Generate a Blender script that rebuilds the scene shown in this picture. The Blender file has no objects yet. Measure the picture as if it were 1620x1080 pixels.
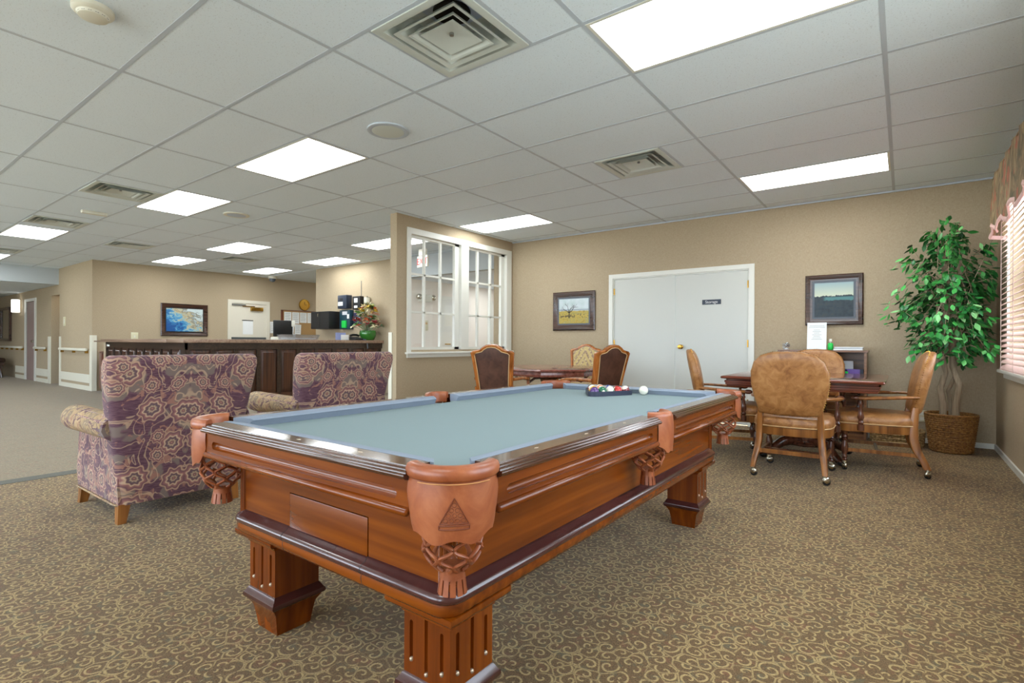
import bpy, bmesh, math, random
from mathutils import Vector, Matrix
random.seed(7)
S = bpy.context.scene
C = S.collection
PI = math.pi
cos, sin = math.cos, math.sin
def sr(r, g, b, a=1.0):
    f = lambda v: (v/255/12.92) if v/255 <= .04045 else ((v/255+.055)/1.055)**2.4
    return (f(r), f(g), f(b), a)

# ---------------------------------------------------------------- camera
cam = bpy.data.cameras.new('camera'); camo = bpy.data.objects.new('camera', cam); C.objects.link(camo)
cam.sensor_width = 36; cam.lens = 36*832.83/1620; cam.shift_y = 1.637/1620; cam.clip_start = .02
camo.matrix_world = Matrix.Translation((1.3098, -2.3379, 1.0003)) @ Matrix.Rotation(.64, 4, 'Z') @ Matrix.Rotation(PI/2, 4, 'X') @ Matrix.Rotation(.0046, 4, 'Z')
S.camera = camo
# ---------------------------------------------------------------- world and view
W = bpy.data.worlds.new('World'); S.world = W; W.use_nodes = True
bg = W.node_tree.nodes['Background']; bg.inputs[0].default_value = (.76, .88, 1, 1); bg.inputs[1].default_value = 6.6
vs = S.view_settings; vs.view_transform = 'Standard'; vs.look = 'None'; vs.gamma = 1; vs.use_curve_mapping = False
vs.exposure = 0.33
sun = bpy.data.lights.new('sun', 'SUN'); sun.energy = 27; sun.angle = .02; sun.color = (1, .98, .95); suno = bpy.data.objects.new('sun', sun); C.objects.link(suno); suno.rotation_euler = Vector((-.35, .3, .9)).to_track_quat('Z', 'Y').to_euler()
PANEL = 9.5          # radiance of the fluorescent diffusers

# ---------------------------------------------------------------- material helper
class M:
    def __init__(s, name, **kw):
        s.m = bpy.data.materials.new(name); s.m.use_nodes = True; s.t = s.m.node_tree
        s.b = s.t.nodes['Principled BSDF']; s.out = s.t.nodes['Material Output']; s.set(**kw)
    def set(s, **kw):
        names = dict(col='Base Color', rough='Roughness', metal='Metallic', spec='Specular IOR Level', coat='Coat Weight', crough='Coat Roughness',
                     em='Emission Color', ems='Emission Strength', alpha='Alpha', trans='Transmission Weight', sheen='Sheen Weight', normal='Normal')
        for k, v in kw.items(): s.put(s.b.inputs[names[k]], v)
        return s
    def put(s, sock, v):
        if hasattr(v, 'is_output'): s.t.links.new(v, sock)
        else:
            if sock.type == 'RGBA' and len(v) == 3: v = (*v, 1)
            sock.default_value = v
    def n(s, ty, **at):
        x = s.t.nodes.new('ShaderNode'+ty)
        for k, v in at.items(): setattr(x, k, v)
        return x
    def ma(s, op, a, b=0.0, c=0.0):
        x = s.n('Math', operation=op); s.put(x.inputs[0], a); s.put(x.inputs[1], b); s.put(x.inputs[2], c); return x.outputs[0]
    def add(s, a, b): return s.ma('ADD', a, b)
    def mul(s, a, b): return s.ma('MULTIPLY', a, b)
    def sub(s, a, b): return s.ma('SUBTRACT', a, b)
    def step(s, v, a, b):
        x = s.n('MapRange', interpolation_type='SMOOTHSTEP'); s.put(x.inputs[0], v); x.inputs[1].default_value = a; x.inputs[2].default_value = b; return x.outputs[0]
    def co(s, kind='Object', scale=(1, 1, 1), rot=(0, 0, 0), loc=(0, 0, 0)):
        x = s.n('TexCoord'); m = s.n('Mapping'); s.t.links.new(x.outputs[kind], m.inputs[0])
        m.inputs[1].default_value = loc; m.inputs[2].default_value = rot; m.inputs[3].default_value = scale; return m.outputs[0]
    def sep(s, v): x = s.n('SeparateXYZ'); s.put(x.inputs[0], v); return x.outputs
    def comb(s, a, b, c=0.0):
        x = s.n('CombineXYZ'); s.put(x.inputs[0], a); s.put(x.inputs[1], b); s.put(x.inputs[2], c); return x.outputs[0]
    def noise(s, v, scale, detail=2.0, rough=.5, dist=0.0, dim='3D', col=False):
        x = s.n('TexNoise', noise_dimensions=dim); s.put(x.inputs['Vector'], v); x.inputs['Scale'].default_value = scale
        x.inputs['Detail'].default_value = detail; x.inputs['Roughness'].default_value = rough; x.inputs['Distortion'].default_value = dist
        return x.outputs['Color' if col else 'Fac']
    def vor(s, v, scale, rnd=1.0, feature='F1', dim='3D'):
        x = s.n('TexVoronoi', feature=feature, voronoi_dimensions=dim); s.put(x.inputs['Vector'], v); x.inputs['Scale'].default_value = scale
        x.inputs['Randomness'].default_value = rnd; return x.outputs
    def vec(s, op, a, b=None):
        x = s.n('VectorMath', operation=op); s.put(x.inputs[0], a)
        if b is not None: s.put(x.inputs[1], b)
        return x.outputs[1] if op == 'LENGTH' else x.outputs[0]
    def ramp(s, f, stops, interp='LINEAR'):
        x = s.n('ValToRGB'); x.color_ramp.interpolation = interp; s.put(x.inputs[0], f); e = x.color_ramp.elements
        while len(e) < len(stops): e.new(.5)
        for k, (p, c) in enumerate(stops): e[k].position = p; e[k].color = c if len(c) == 4 else (*c, 1)
        return x.outputs[0]
    def mix(s, f, a, b, blend='MIX'):
        x = s.n('Mix', data_type='RGBA', blend_type=blend); s.put(x.inputs[0], f); s.put(x.inputs[6], a); s.put(x.inputs[7], b); return x.outputs[2]
    def bump(s, h, strength=.3, dist=.01):
        x = s.n('Bump'); s.put(x.inputs['Height'], h); x.inputs['Strength'].default_value = strength; x.inputs['Distance'].default_value = dist
        s.set(normal=x.outputs[0]); return s
MT = {}
def plain(name, col, rough=.5, **kw): MT[name] = M(name, col=col, rough=rough, **kw); return MT[name]

# plain materials
plain('white_paint', sr(225, 224, 216), .4); plain('cream_paint', sr(222, 216, 200), .5); plain('door_paint', sr(206, 208, 202), .45)
plain('trim_white', sr(226, 226, 218), .35); plain('metal_grey', sr(150, 152, 152), .35, metal=.9); plain('brass', sr(190, 150, 70), .25, metal=1)
plain('chrome', sr(200, 195, 180), .18, metal=1); plain('black_plastic', sr(24, 24, 26), .4); plain('navy', sr(34, 44, 62), .4)
plain('teal_box', sr(28, 62, 76), .4); plain('purple_sign', sr(52, 48, 84), .5); plain('paper', sr(235, 237, 236), .7); plain('paper_blue', sr(150, 165, 205), .7)
plain('green_glaze', sr(48, 120, 40), .15, coat=.6); plain('neon_green', sr(30, 200, 80), .3); plain('dark_gap', sr(14, 10, 8), .7)
plain('duct_dark', sr(22, 18, 18), .8); plain('grid_white', sr(192, 202, 214), .6); plain('vent_paint', sr(205, 212, 208), .45)
plain('plastic_white', sr(222, 220, 206), .4); plain('ivory_plastic', sr(214, 208, 176), .4); plain('red_letter', sr(214, 40, 50), .5, em=sr(230, 40, 50), ems=.6)
plain('emboss', sr(118, 56, 28), .5); plain('stud', sr(190, 172, 150), .3, metal=.6); plain('thread', sr(196, 140, 84), .7); plain('mount_grey', sr(88, 96, 106), .5)
plain('cardboard_blue', sr(70, 80, 140), .5); plain('cardboard_violet', sr(110, 84, 160), .5); plain('cardboard_white', sr(210, 210, 215), .5)
plain('soil', sr(40, 30, 22), .9); plain('kick_plate', sr(112, 122, 128), .3, metal=.7); plain('cue_white', sr(235, 232, 215), .12, coat=.5)
plain('cork', sr(176, 140, 92), .8); plain('rack_black', sr(40, 46, 66), .45); plain('slat', sr(226, 196, 188), .4); plain('pink_trim', sr(226, 186, 178), .7)
plain('emblem_white', sr(230, 230, 232), .5); plain('mirror_glass', sr(200, 200, 195), .05, metal=1); plain('shade', sr(245, 244, 232), .5, em=(1, .96, .86), ems=1.6)
plain('bench_leather', sr(52, 34, 26), .4); plain('piping', sr(205, 170, 120), .5); plain('rubber', sr(26, 24, 24), .5); plain('guard', sr(226, 222, 205), .45)
plain('white_glow_off', sr(236, 236, 230), .4); plain('lilac', sr(150, 160, 205), .5)
m = M('diffuser', col=(.9, .9, .9), rough=.5, em=(.94, .99, 1), ems=PANEL); MT['diffuser'] = m
# clear glass: mostly see-through with a faint reflection
m = M('glass'); MT['glass'] = m
tr = m.n('BsdfTransparent'); gl = m.n('BsdfGlossy'); gl.inputs['Roughness'].default_value = .02; mx = m.n('MixShader'); mx.inputs[0].default_value = .06
m.t.links.new(tr.outputs[0], mx.inputs[1]); m.t.links.new(gl.outputs[0], mx.inputs[2]); m.t.links.new(mx.outputs[0], m.out.inputs[0])
m = M('clear_plastic'); MT['clear_plastic'] = m
tr = m.n('BsdfTransparent'); tr.inputs[0].default_value = (.86, .9, .95, 1); gl = m.n('BsdfGlossy'); gl.inputs['Roughness'].default_value = .1; mx = m.n('MixShader'); mx.inputs[0].default_value = .3
m.t.links.new(tr.outputs[0], mx.inputs[1]); m.t.links.new(gl.outputs[0], mx.inputs[2]); m.t.links.new(mx.outputs[0], m.out.inputs[0])

def wallpaper(name, a, b, rough=.7):
    m = M(name, rough=rough, spec=.25); MT[name] = m
    v = m.co(scale=(1, 1, .25)); n1 = m.noise(v, 160, 3, .6); v2 = m.co(scale=(1, 1, 6)); n2 = m.noise(v2, 40, 2, .6)
    f = m.mul(m.add(n1, n2), .5); m.set(col=m.ramp(f, [(.35, a), (.65, b)])); m.bump(f, .12, .002)
wallpaper('wall_tan', sr(168, 150, 124), sr(184, 168, 142)); wallpaper('wall_cream', sr(232, 224, 214), sr(240, 233, 224)); wallpaper('wall_fascia', sr(176, 184, 188), sr(186, 192, 196))
# ceiling tile: white mineral board with dark pits
m = M('ceiling_board', rough=.9, spec=.1); MT['ceiling_board'] = m
v = m.co(); n1 = m.noise(v, 120, 3, .6, .6); n2 = m.noise(v, 3, 1)
pit = m.step(n1, .60, .66); m.set(col=m.mix(m.mul(pit, .45), sr(232, 244, 255), sr(172, 178, 186))); m.bump(m.sub(1.0, pit), .25, .002)

def wood(name, dark, mid, light, rough=.3, coat=.3, scale=1.0, axis='y', var=.5, crough=.12, spec=.5):
    m = M(name, rough=rough, coat=coat, crough=crough, spec=spec); MT[name] = m
    k = {'x': (.05, 1, 1), 'y': (1, .05, 1), 'z': (1, 1, .05)}[axis]
    v = m.co(scale=tuple(q*scale for q in k)); n1 = m.noise(v, 34, 2.5, .5, .3); n2 = m.noise(v, 7, 2, .5, 1.0)
    f = m.add(m.mul(n1, .6), m.mul(n2, .4)); m.set(col=m.ramp(f, [(.5-.25*var, dark), (.5, mid), (.5+.25*var, light)]))
wood('pool_wood_x', sr(84, 33, 3), sr(118, 54, 6), sr(146, 74, 12), .26, .2, axis='x', spec=.4, var=.85); wood('pool_wood_y', sr(84, 33, 3), sr(118, 54, 6), sr(146, 74, 12), .26, .2, axis='y', spec=.4, var=.85)
wood('pool_wood_z', sr(80, 31, 3), sr(112, 50, 6), sr(140, 70, 12), .26, .2, axis='z', spec=.4, var=.85)
wood('rail_wood_x', sr(52, 27, 15), sr(76, 42, 24), sr(94, 54, 32), .12, .4, axis='x', crough=.05, var=.9); wood('rail_wood_y', sr(52, 27, 15), sr(76, 42, 24), sr(94, 54, 32), .12, .4, axis='y', crough=.05, var=.9)
wood('mould_dark', sr(62, 31, 28), sr(72, 37, 34), sr(82, 43, 38), .22, .5, axis='y', crough=.1, var=1.2)
wood('chair_wood', sr(112, 66, 26), sr(146, 92, 42), sr(168, 110, 54), .3, .3, axis='z'); wood('carved_wood', sr(124, 66, 24), sr(160, 92, 38), sr(184, 112, 52), .25, .4, axis='z')
wood('dark_turned', sr(70, 38, 26), sr(94, 54, 38), sr(112, 68, 48), .22, .5, axis='z')
wood('game_top', sr(86, 40, 28), sr(112, 56, 40), sr(130, 70, 50), .14, .6, axis='x', crough=.06); wood('left_top', sr(108, 56, 46), sr(136, 78, 68), sr(150, 92, 80), .2, .5, axis='x')
wood('counter_wood', sr(44, 24, 16), sr(66, 36, 22), sr(84, 48, 28), .3, .4, axis='z'); wood('counter_frame', sr(40, 28, 20), sr(54, 38, 28), sr(66, 46, 34), .3, .3, axis='x')
wood('counter_top', sr(128, 102, 84), sr(150, 122, 102), sr(164, 138, 116), .35, .3, axis='x'); wood('shelf_wood', sr(98, 62, 38), sr(124, 84, 54), sr(142, 100, 66), .35, .2, axis='x')
wood('frame_brown', sr(44, 26, 20), sr(64, 40, 30), sr(82, 54, 42), .25, .4, axis='x'); wood('red_cabinet', sr(80, 36, 22), sr(104, 50, 32), sr(120, 62, 40), .35, .3, axis='z')
wood('bark', sr(110, 92, 74), sr(152, 134, 110), sr(184, 168, 144), .8, 0, 2, axis='z', var=1)
# leathers
def leather(name, a, b, c, rough=.4, sc=14, coat=.15):
    m = M(name, rough=rough, coat=coat, crough=.25); MT[name] = m; v = m.co(); n = m.noise(v, sc, 5, .65, .8); n2 = m.noise(v, 3, 2)
    f = m.add(m.mul(n, .75), m.mul(n2, .25)); m.set(col=m.ramp(f, [(.36, a), (.5, b), (.64, c)])); m.bump(m.noise(v, 260, 2), .12, .001)
leather('tan_leather', sr(132, 84, 42), sr(164, 112, 62), sr(182, 132, 80), .42, 16); leather('pocket_leather', sr(136, 68, 36), sr(156, 84, 48), sr(174, 102, 62), .4, 9, .25)
leather('brown_leather', sr(66, 40, 30), sr(82, 52, 40), sr(94, 62, 48), .42, 12)
# felt
for nm, col in (('felt', sr(130, 147, 149)), ('felt_rail', sr(136, 146, 162))):
    m = M(nm, rough=.95, spec=.1); MT[nm] = m; v = m.co(); n = m.noise(v, 700, 2); m.set(col=m.mix(.12, col, m.ramp(n, [(.3, (.1, .12, .13)), (.7, (.7, .75, .76))]))); m.bump(n, .06, .001)
# scroll carpet
def carpet(name, dark, mid, light, sc=19.0, amount=1.0):
    m = M(name, rough=.95, spec=.1, sheen=.15); MT[name] = m
    v = m.co(); dn = m.noise(v, 9, 1, col=True); vv = m.vec('ADD', v, m.vec('MULTIPLY', m.vec('SUBTRACT', dn, (.5, .5, .5)), (.022, .022, 0)))
    o = m.vor(vv, sc, .85, dim='2D'); d = m.vec('SUBTRACT', vv, o['Position']); x, y, _ = m.sep(d); r = m.vec('LENGTH', m.comb(x, y))
    hand = m.sub(m.mul(m.ma('GREATER_THAN', m.sep(o['Color'])[0], .5), 2.0), 1.0)
    ang = m.mul(m.ma('ARCTAN2', y, x), hand); ph = m.mul(m.sep(o['Color'])[1], 6.28)
    s = m.ma('COSINE', m.add(m.add(ang, ph), m.mul(r, 6.28*sc*2.0/1.05)))
    line = m.step(s, .45, .95); e = m.vor(vv, sc, .85, 'DISTANCE_TO_EDGE', '2D')['Distance']
    vine = m.mul(m.sub(1.0, m.step(e, .02, .075)), m.step(m.noise(v, 7, 1), .42, .52))
    f = m.ma('MAXIMUM', m.mul(line, m.step(e, .03, .10)), m.mul(vine, .8)); t = m.noise(v, 190, 3, .75); t2 = m.noise(v, 60, 3, .6); hue = m.noise(v, 22, 2, .6)
    f = m.mul(m.mul(f, amount), m.step(m.add(t, m.mul(t2, .35)), .36, .80)); base = m.mix(m.step(t, .3, .72), dark, mid); base = m.mix(m.mul(m.step(hue, .55, .7), .5), base, sr(128, 84, 60)); base = m.mix(m.mul(m.sub(1.0, m.step(hue, .32, .44)), .45), base, sr(92, 94, 74))
    m.set(col=m.mix(f, base, light)); m.bump(m.add(m.mul(t, .7), m.mul(f, .5)), .5, .004)
carpet('carpet_lounge', sr(76, 56, 34), sr(130, 103, 66), sr(184, 158, 106)); carpet('carpet_reception', sr(118, 102, 80), sr(146, 130, 104), sr(168, 152, 124), 19, .5)
m = M('carpet_strip', rough=.9); MT['carpet_strip'] = m; v = m.co(); m.set(col=m.ramp(m.noise(v, 300, 2), [(.3, sr(84, 82, 76)), (.7, sr(112, 110, 102))]))
# armchair damask: rosettes, vines and blotches on plum
m = M('damask', rough=.85, spec=.2, sheen=.2); MT['damask'] = m
v = m.co(); x, y, z = m.sep(v); u = m.sub(m.ma('ABSOLUTE', x), y); p = m.comb(u, z); dn = m.noise(v, 14, 2, col=True)
p = m.vec('ADD', p, m.vec('MULTIPLY', m.vec('SUBTRACT', dn, (.5, .5, .5)), (.03, .03, 0)))
base = m.mix(m.step(m.noise(m.co(scale=(1, 1, 12)), 26, 2), .4, .62), sr(84, 56, 70), sr(108, 76, 86))
base = m.mix(m.step(m.noise(p, 9, 2, .5, 0, '2D'), .54, .62), base, sr(120, 104, 98))
base = m.mix(m.step(m.noise(p, 14, 3, .6, .8, '2D'), .57, .63), base, sr(150, 108, 96))
n = m.noise(m.vec('ADD', p, (3.1, 7.7, 0)), 7.5, 1.5, .5, 1.2, '2D'); vine = m.sub(1.0, m.step(m.ma('ABSOLUTE', m.sub(n, .5)), .012, .034)); base = m.mix(m.mul(vine, .6), base, sr(196, 166, 136))
for sc_, off, sz, thr in ((5.2, (0, 0, 0), .072, .35), (7.5, (1.37, .61, 0), .042, .55)):
    q = m.vec('ADD', p, off); o = m.vor(q, sc_, .45, dim='2D'); d = m.vec('SUBTRACT', q, o['Position']); dx, dy, _ = m.sep(d); r = m.vec('LENGTH', m.comb(dx, dy))
    th = m.ma('ARCTAN2', dy, dx); rr = m.mul(r, m.add(1.0, m.mul(m.ma('COSINE', m.mul(th, 8.0)), .10))); g = m.ma('DIVIDE', rr, sz)
    cc = m.ramp(g, [(0, sr(176, 126, 110)), (.12, sr(108, 78, 82)), (.2, sr(186, 158, 130)), (.3, sr(102, 86, 88)), (.42, sr(104, 74, 82)), (.52, sr(200, 172, 142)), (.6, sr(150, 104, 100)), (.8, sr(110, 78, 84)), (.88, sr(184, 150, 124)), (1, sr(140, 100, 98))])
    base = m.mix(m.mul(m.sub(1.0, m.step(g, .9, 1.0)), m.ma('GREATER_THAN', m.sep(o['Color'])[2], thr)), base, cc)
m.set(col=base); m.bump(m.noise(m.co(scale=(1, 1, 4)), 300, 2), .25, .002)
m = M('damask_arm', rough=.85, spec=.2); MT['damask_arm'] = m; v = m.co(); n = m.noise(v, 12, 3, .6, 1.5); n2 = m.noise(v, 7, 2, .5, 1)
m.set(col=m.mix(m.step(n2, .45, .6), m.ramp(n, [(.3, sr(112, 88, 84)), (.45, sr(176, 150, 112)), (.55, sr(124, 108, 96)), (.68, sr(190, 166, 128))]), m.ramp(n, [(.35, sr(150, 112, 96)), (.5, sr(184, 158, 120)), (.6, sr(110, 84, 88))])))
# tapestry on the far carved chair
m = M('tapestry', rough=.85); MT['tapestry'] = m; v = m.co(); x, y, z = m.sep(v); ax = m.ma('ABSOLUTE', x)
f = m.ma('ABSOLUTE', m.sub(m.add(m.mul(ax, 1.6), z), 1.0)); w = m.noise(v, 40, 3)
m.set(col=m.mix(m.step(m.ma('SINE', m.add(m.mul(f, 60.0), m.mul(w, 3.0))), -.2, .5), sr(196, 172, 118), m.mix(m.step(w, .45, .6), sr(150, 124, 104), sr(206, 186, 136))))
# wicker
m = M('wicker', rough=.6); MT['wicker'] = m; v = m.co(); n = m.noise(v, 60, 3, .6)
m.set(col=m.ramp(n, [(.3, sr(92, 58, 26)), (.5, sr(142, 98, 48)), (.7, sr(176, 132, 72))])); m.bump(n, .3, .004)
m = M('seagrass', rough=.7); MT['seagrass'] = m; v = m.co(); n = m.noise(v, 55, 3, .6); m.set(col=m.ramp(n, [(.32, sr(92, 68, 40)), (.5, sr(160, 130, 84)), (.68, sr(196, 170, 120))]))
# leaf
m = M('leaf_green', rough=.35, spec=.4); MT['leaf_green'] = m; oi = m.n('ObjectInfo'); m.set(col=m.ramp(oi.outputs['Random'], [(0, sr(28, 92, 46)), (.4, sr(54, 146, 62)), (.75, sr(82, 176, 84)), (1, sr(146, 206, 136))]))
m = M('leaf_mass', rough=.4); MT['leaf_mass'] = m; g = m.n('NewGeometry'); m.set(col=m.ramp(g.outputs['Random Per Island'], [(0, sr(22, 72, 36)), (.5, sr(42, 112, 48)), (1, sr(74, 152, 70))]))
# valance
m = M('valance_fabric', rough=.85); MT['valance_fabric'] = m; v = m.co(); n = m.noise(m.co(scale=(1, 1, .35)), 16, 3, .6, 1); n2 = m.noise(m.co(scale=(1, 1, .3), loc=(3, 2, 1)), 24, 2)
m.set(col=m.mix(m.step(n2, .55, .65), m.ramp(n, [(.35, sr(92, 86, 62)), (.5, sr(134, 112, 82)), (.65, sr(160, 140, 104))]), sr(166, 98, 74)))
# paintings (flat prints)
m = M('print_tree', rough=.5); MT['print_tree'] = m; v = m.co('Generated'); x, y, z = m.sep(v); n = m.noise(v, 9, 4, .6)
sky = m.ramp(m.noise(v, 4, 3), [(.3, sr(176, 196, 196)), (.7, sr(206, 214, 220))]); fld = m.ramp(n, [(.3, sr(112, 102, 40)), (.45, sr(186, 160, 70)), (.6, sr(156, 148, 80)), (.72, sr(196, 170, 120))])
hz = m.add(.5, m.mul(m.sub(m.noise(v, 5, 2), .5), .12)); pic = m.mix(m.step(m.sub(z, hz), -.02, .02), fld, sky)
pic = m.mix(m.mul(m.step(n, .52, .6), m.sub(1.0, m.step(m.ma('ABSOLUTE', m.sub(z, .3)), .05, .11))), pic, sr(88, 66, 40)); m.set(col=m.mix(m.sub(1.0, m.step(m.ma('ABSOLUTE', m.sub(z, .55)), .01, .04)), pic, sr(150, 160, 172)))
m = M('print_dusk', rough=.5); MT['print_dusk'] = m; v = m.co('Generated'); x, y, z = m.sep(v); n = m.noise(v, 7, 4, .6)
sky = m.ramp(z, [(.6, sr(206, 214, 190)), (1, sr(150, 176, 182))]); ln = m.ramp(n, [(.3, sr(24, 34, 44)), (.5, sr(40, 56, 66)), (.7, sr(56, 62, 62))]); hz = m.add(.62, m.mul(m.sub(m.noise(v, 12, 3), .5), .16))
pond = m.mul(m.step(m.sub(z, m.add(.40, m.mul(m.noise(v, 8, 2), .16))), -.02, .02), m.mul(m.sub(1.0, m.step(z, .56, .60)), m.step(x, .2, .32)))
pic = m.mix(m.step(m.sub(z, hz), -.01, .01), m.mix(m.mul(pond, .8), ln, sr(84, 140, 142)), sky); m.set(col=pic)
m = M('print_river', rough=.35); MT['print_river'] = m; v = m.co('Generated'); x, y, z = m.sep(v); n = m.noise(v, 6, 4, .65, 1.2); s_ = m.add(m.mul(x, .85), m.mul(z, .65))
pic = m.ramp(m.add(m.mul(n, .7), m.mul(s_, .38)), [(.46, sr(28, 84, 150)), (.56, sr(70, 150, 200)), (.62, sr(150, 186, 190)), (.68, sr(206, 186, 140)), (.74, sr(120, 124, 118)), (.84, sr(206, 220, 222))]); m.set(col=pic)

# ---------------------------------------------------------------- mesh helper
class G:
    def __init__(s): s.v = []; s.f = []
    def add(s, vs, fs):
        o = len(s.v); s.v += [tuple(q) for q in vs]; s.f += [tuple(i+o for i in f) for f in fs]; return s
    def box(s, x0, x1, y0, y1, z0, z1):
        x0, x1 = min(x0, x1), max(x0, x1); y0, y1 = min(y0, y1), max(y0, y1); z0, z1 = min(z0, z1), max(z0, z1)
        return s.add([(x0, y0, z0), (x1, y0, z0), (x1, y1, z0), (x0, y1, z0), (x0, y0, z1), (x1, y0, z1), (x1, y1, z1), (x0, y1, z1)],
                     [(0, 3, 2, 1), (4, 5, 6, 7), (0, 1, 5, 4), (1, 2, 6, 5), (2, 3, 7, 6), (3, 0, 4, 7)])
    def rbox(s, x0, x1, y0, y1, z0, z1, r=.01, seg=2):
        bm = bmesh.new(); bmesh.ops.create_cube(bm, size=1)
        bmesh.ops.scale(bm, vec=(x1-x0, y1-y0, z1-z0), verts=bm.verts); bmesh.ops.translate(bm, vec=((x0+x1)/2, (y0+y1)/2, (z0+z1)/2), verts=bm.verts)
        bmesh.ops.bevel(bm, geom=bm.edges[:], offset=r, segments=seg, profile=.5, affect='EDGES', clamp_overlap=True)
        bm.verts.index_update(); s.add([v.co[:] for v in bm.verts], [[v.index for v in f.verts] for f in bm.faces]); bm.free(); return s
    def loft(s, rings, c0=True, c1=True, closed=True):
        n = len(rings[0]); o = []; fs = []
        for r in rings: o += r
        for k in range(len(rings)-1):
            for i in range(n if closed else n-1):
                j = (i+1) % n; fs.append((k*n+i, k*n+j, (k+1)*n+j, (k+1)*n+i))
        if c0: fs.append(tuple(reversed(range(n))))
        if c1: fs.append(tuple((len(rings)-1)*n+i for i in range(n)))
        return s.add(o, fs)
    def lathe(s, prof, c=(0, 0, 0), n=16, c0=True, c1=True, ph=0):
        return s.loft([[(c[0]+r*cos(2*PI*i/n+ph), c[1]+r*sin(2*PI*i/n+ph), c[2]+z) for i in range(n)] for r, z in prof], c0, c1)
    def tube(s, pts, r, n=8, up=(0, 0, 1), flat=1.0, closed=False):
        P = [Vector(p) for p in pts]; rings = []; N = len(P)
        for k, p in enumerate(P):
            if closed: t = P[(k+1) % N]-P[k-1]
            else: t = P[min(k+1, N-1)]-P[max(k-1, 0)]
            t.normalize(); u = Vector(up)
            if abs(t.dot(u)) > .95: u = Vector((1, 0, 0)) if abs(t.x) < .9 else Vector((0, 1, 0))
            a = t.cross(u).normalized(); b = a.cross(t).normalized(); rr = r[k] if isinstance(r, (list, tuple)) else r
            rings.append([tuple(p+a*(rr*cos(2*PI*i/n))+b*(rr*flat*sin(2*PI*i/n))) for i in range(n)])
        if closed: rings.append(rings[0])
        return s.loft(rings, not closed, not closed)
    def prism(s, poly, plane, d0, d1):
        mp = {'xy': lambda a, b, d: (a, b, d), 'xz': lambda a, b, d: (a, d, b), 'yz': lambda a, b, d: (d, a, b)}[plane]
        return s.loft([[mp(a, b, d0) for a, b in poly], [mp(a, b, d1) for a, b in poly]])
    def rects(s, secs, c=(0, 0), r=0, n=3, **kw):
        """stack of rectangles (hx, hy, z)"""
        return s.loft([[(c[0]+a, c[1]+b, z) for a, b in rrect(hx, hy, r, n)] for hx, hy, z in secs], **kw)
    def sup(s, c, R, e1=.5, e2=.5, nu=20, nv=10):
        sg = lambda v, e: math.copysign(abs(v)**e, v); rings = []
        for k in range(1, nv):
            ph = -PI/2+PI*k/nv
            rings.append([(c[0]+R[0]*sg(cos(ph), e1)*sg(cos(2*PI*i/nu), e2), c[1]+R[1]*sg(cos(ph), e1)*sg(sin(2*PI*i/nu), e2), c[2]+R[2]*sg(sin(ph), e1)) for i in range(nu)])
        return s.loft(rings)
    def xf(s, mat, start=0):
        for i in range(start, len(s.v)): s.v[i] = tuple(mat @ Vector(s.v[i]))
        return s
    def slot(s, o, ux, uy, un, W, H, a, b, h, depth, off=0.0):
        """rectangular face W x H (centre o) with a stadium groove along ux from a to b, half width h"""
        o, ux, uy, un = Vector(o), Vector(ux), Vector(uy), Vector(un)
        def half(cx, sg):
            cor = math.degrees(math.atan2(H/2-off*0, W/2-abs(cx) if cx*sg > 0 else W/2)); ca = math.degrees(math.atan2(H/2-off, sg*(sg*W/2-cx))); cb = math.degrees(math.atan2(H/2+off, sg*(sg*W/2-cx)))
            ang = sorted(set([-90, -60, -30, 0, 30, 60, 90, round(ca, 3), round(-cb, 3)])); return ang
        out = []; sl = []
        for cx, sg in ((b, 1), (a, -1)):
            A = half(cx, sg)
            for t in (A if sg == 1 else A[::-1]):
                dx, dy = sg*cos(math.radians(t)), sin(math.radians(t)); k = 1e9
                if abs(dx) > 1e-6: k = min(k, ((W/2 if dx > 0 else -W/2)-cx)/dx)
                if abs(dy) > 1e-6: k = min(k, ((H/2 if dy > 0 else -H/2)-off)/dy)
                out.append((cx+dx*k, off+dy*k)); sl.append((cx, off, dx, dy))
        P = lambda x, y, d: tuple(o+ux*x+uy*y+un*d)
        rings = [[P(x, y, 0) for x, y in out], [P(cx+dx*h, oy+dy*h, 0) for cx, oy, dx, dy in sl], [P(cx+dx*h*.86, oy+dy*h*.86, -depth*.55) for cx, oy, dx, dy in sl],
                 [P(cx+dx*h*.5, oy+dy*h*.5, -depth*.92) for cx, oy, dx, dy in sl], [P(cx+dx*h*.05, oy+dy*h*.05, -depth) for cx, oy, dx, dy in sl]]
        return s.loft(rings, False, True)
def rrect(hx, hy, r=0, n=3):
    if r <= 0: return [(-hx, -hy), (hx, -hy), (hx, hy), (-hx, hy)]
    o = []
    for cx, cy, a0 in ((hx-r, -hy+r, -90), (hx-r, hy-r, 0), (-hx+r, hy-r, 90), (-hx+r, -hy+r, 180)):
        for k in range(n+1): a = math.radians(a0+90*k/n); o.append((cx+r*cos(a), cy+r*sin(a)))
    return o
def mesh(name, g, ang=35):
    me = bpy.data.meshes.new(name); me.from_pydata(g.v, [], g.f); me.validate()
    bm = bmesh.new(); bm.from_mesh(me); bmesh.ops.recalc_face_normals(bm, faces=bm.faces); bm.to_mesh(me); bm.free()
    if ang:
        for p in me.polygons: p.use_smooth = True
        me.set_sharp_from_angle(angle=math.radians(ang))
    me.update(); return me
def obj(name, g, mat, parent=None, ang=35, me=None):
    me = me or (g if isinstance(g, bpy.types.Mesh) else mesh(name, g, ang)); o = bpy.data.objects.new(name, me); C.objects.link(o)
    if mat and not me.materials: me.materials.append(MT[mat].m)
    if parent: o.parent = parent
    return o
def tag(o, label=None, cat=None, group=None, kind=None):
    for k, v in (('label', label), ('category', cat), ('group', group), ('kind', kind)):
        if v: o[k] = v
    return o
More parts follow.
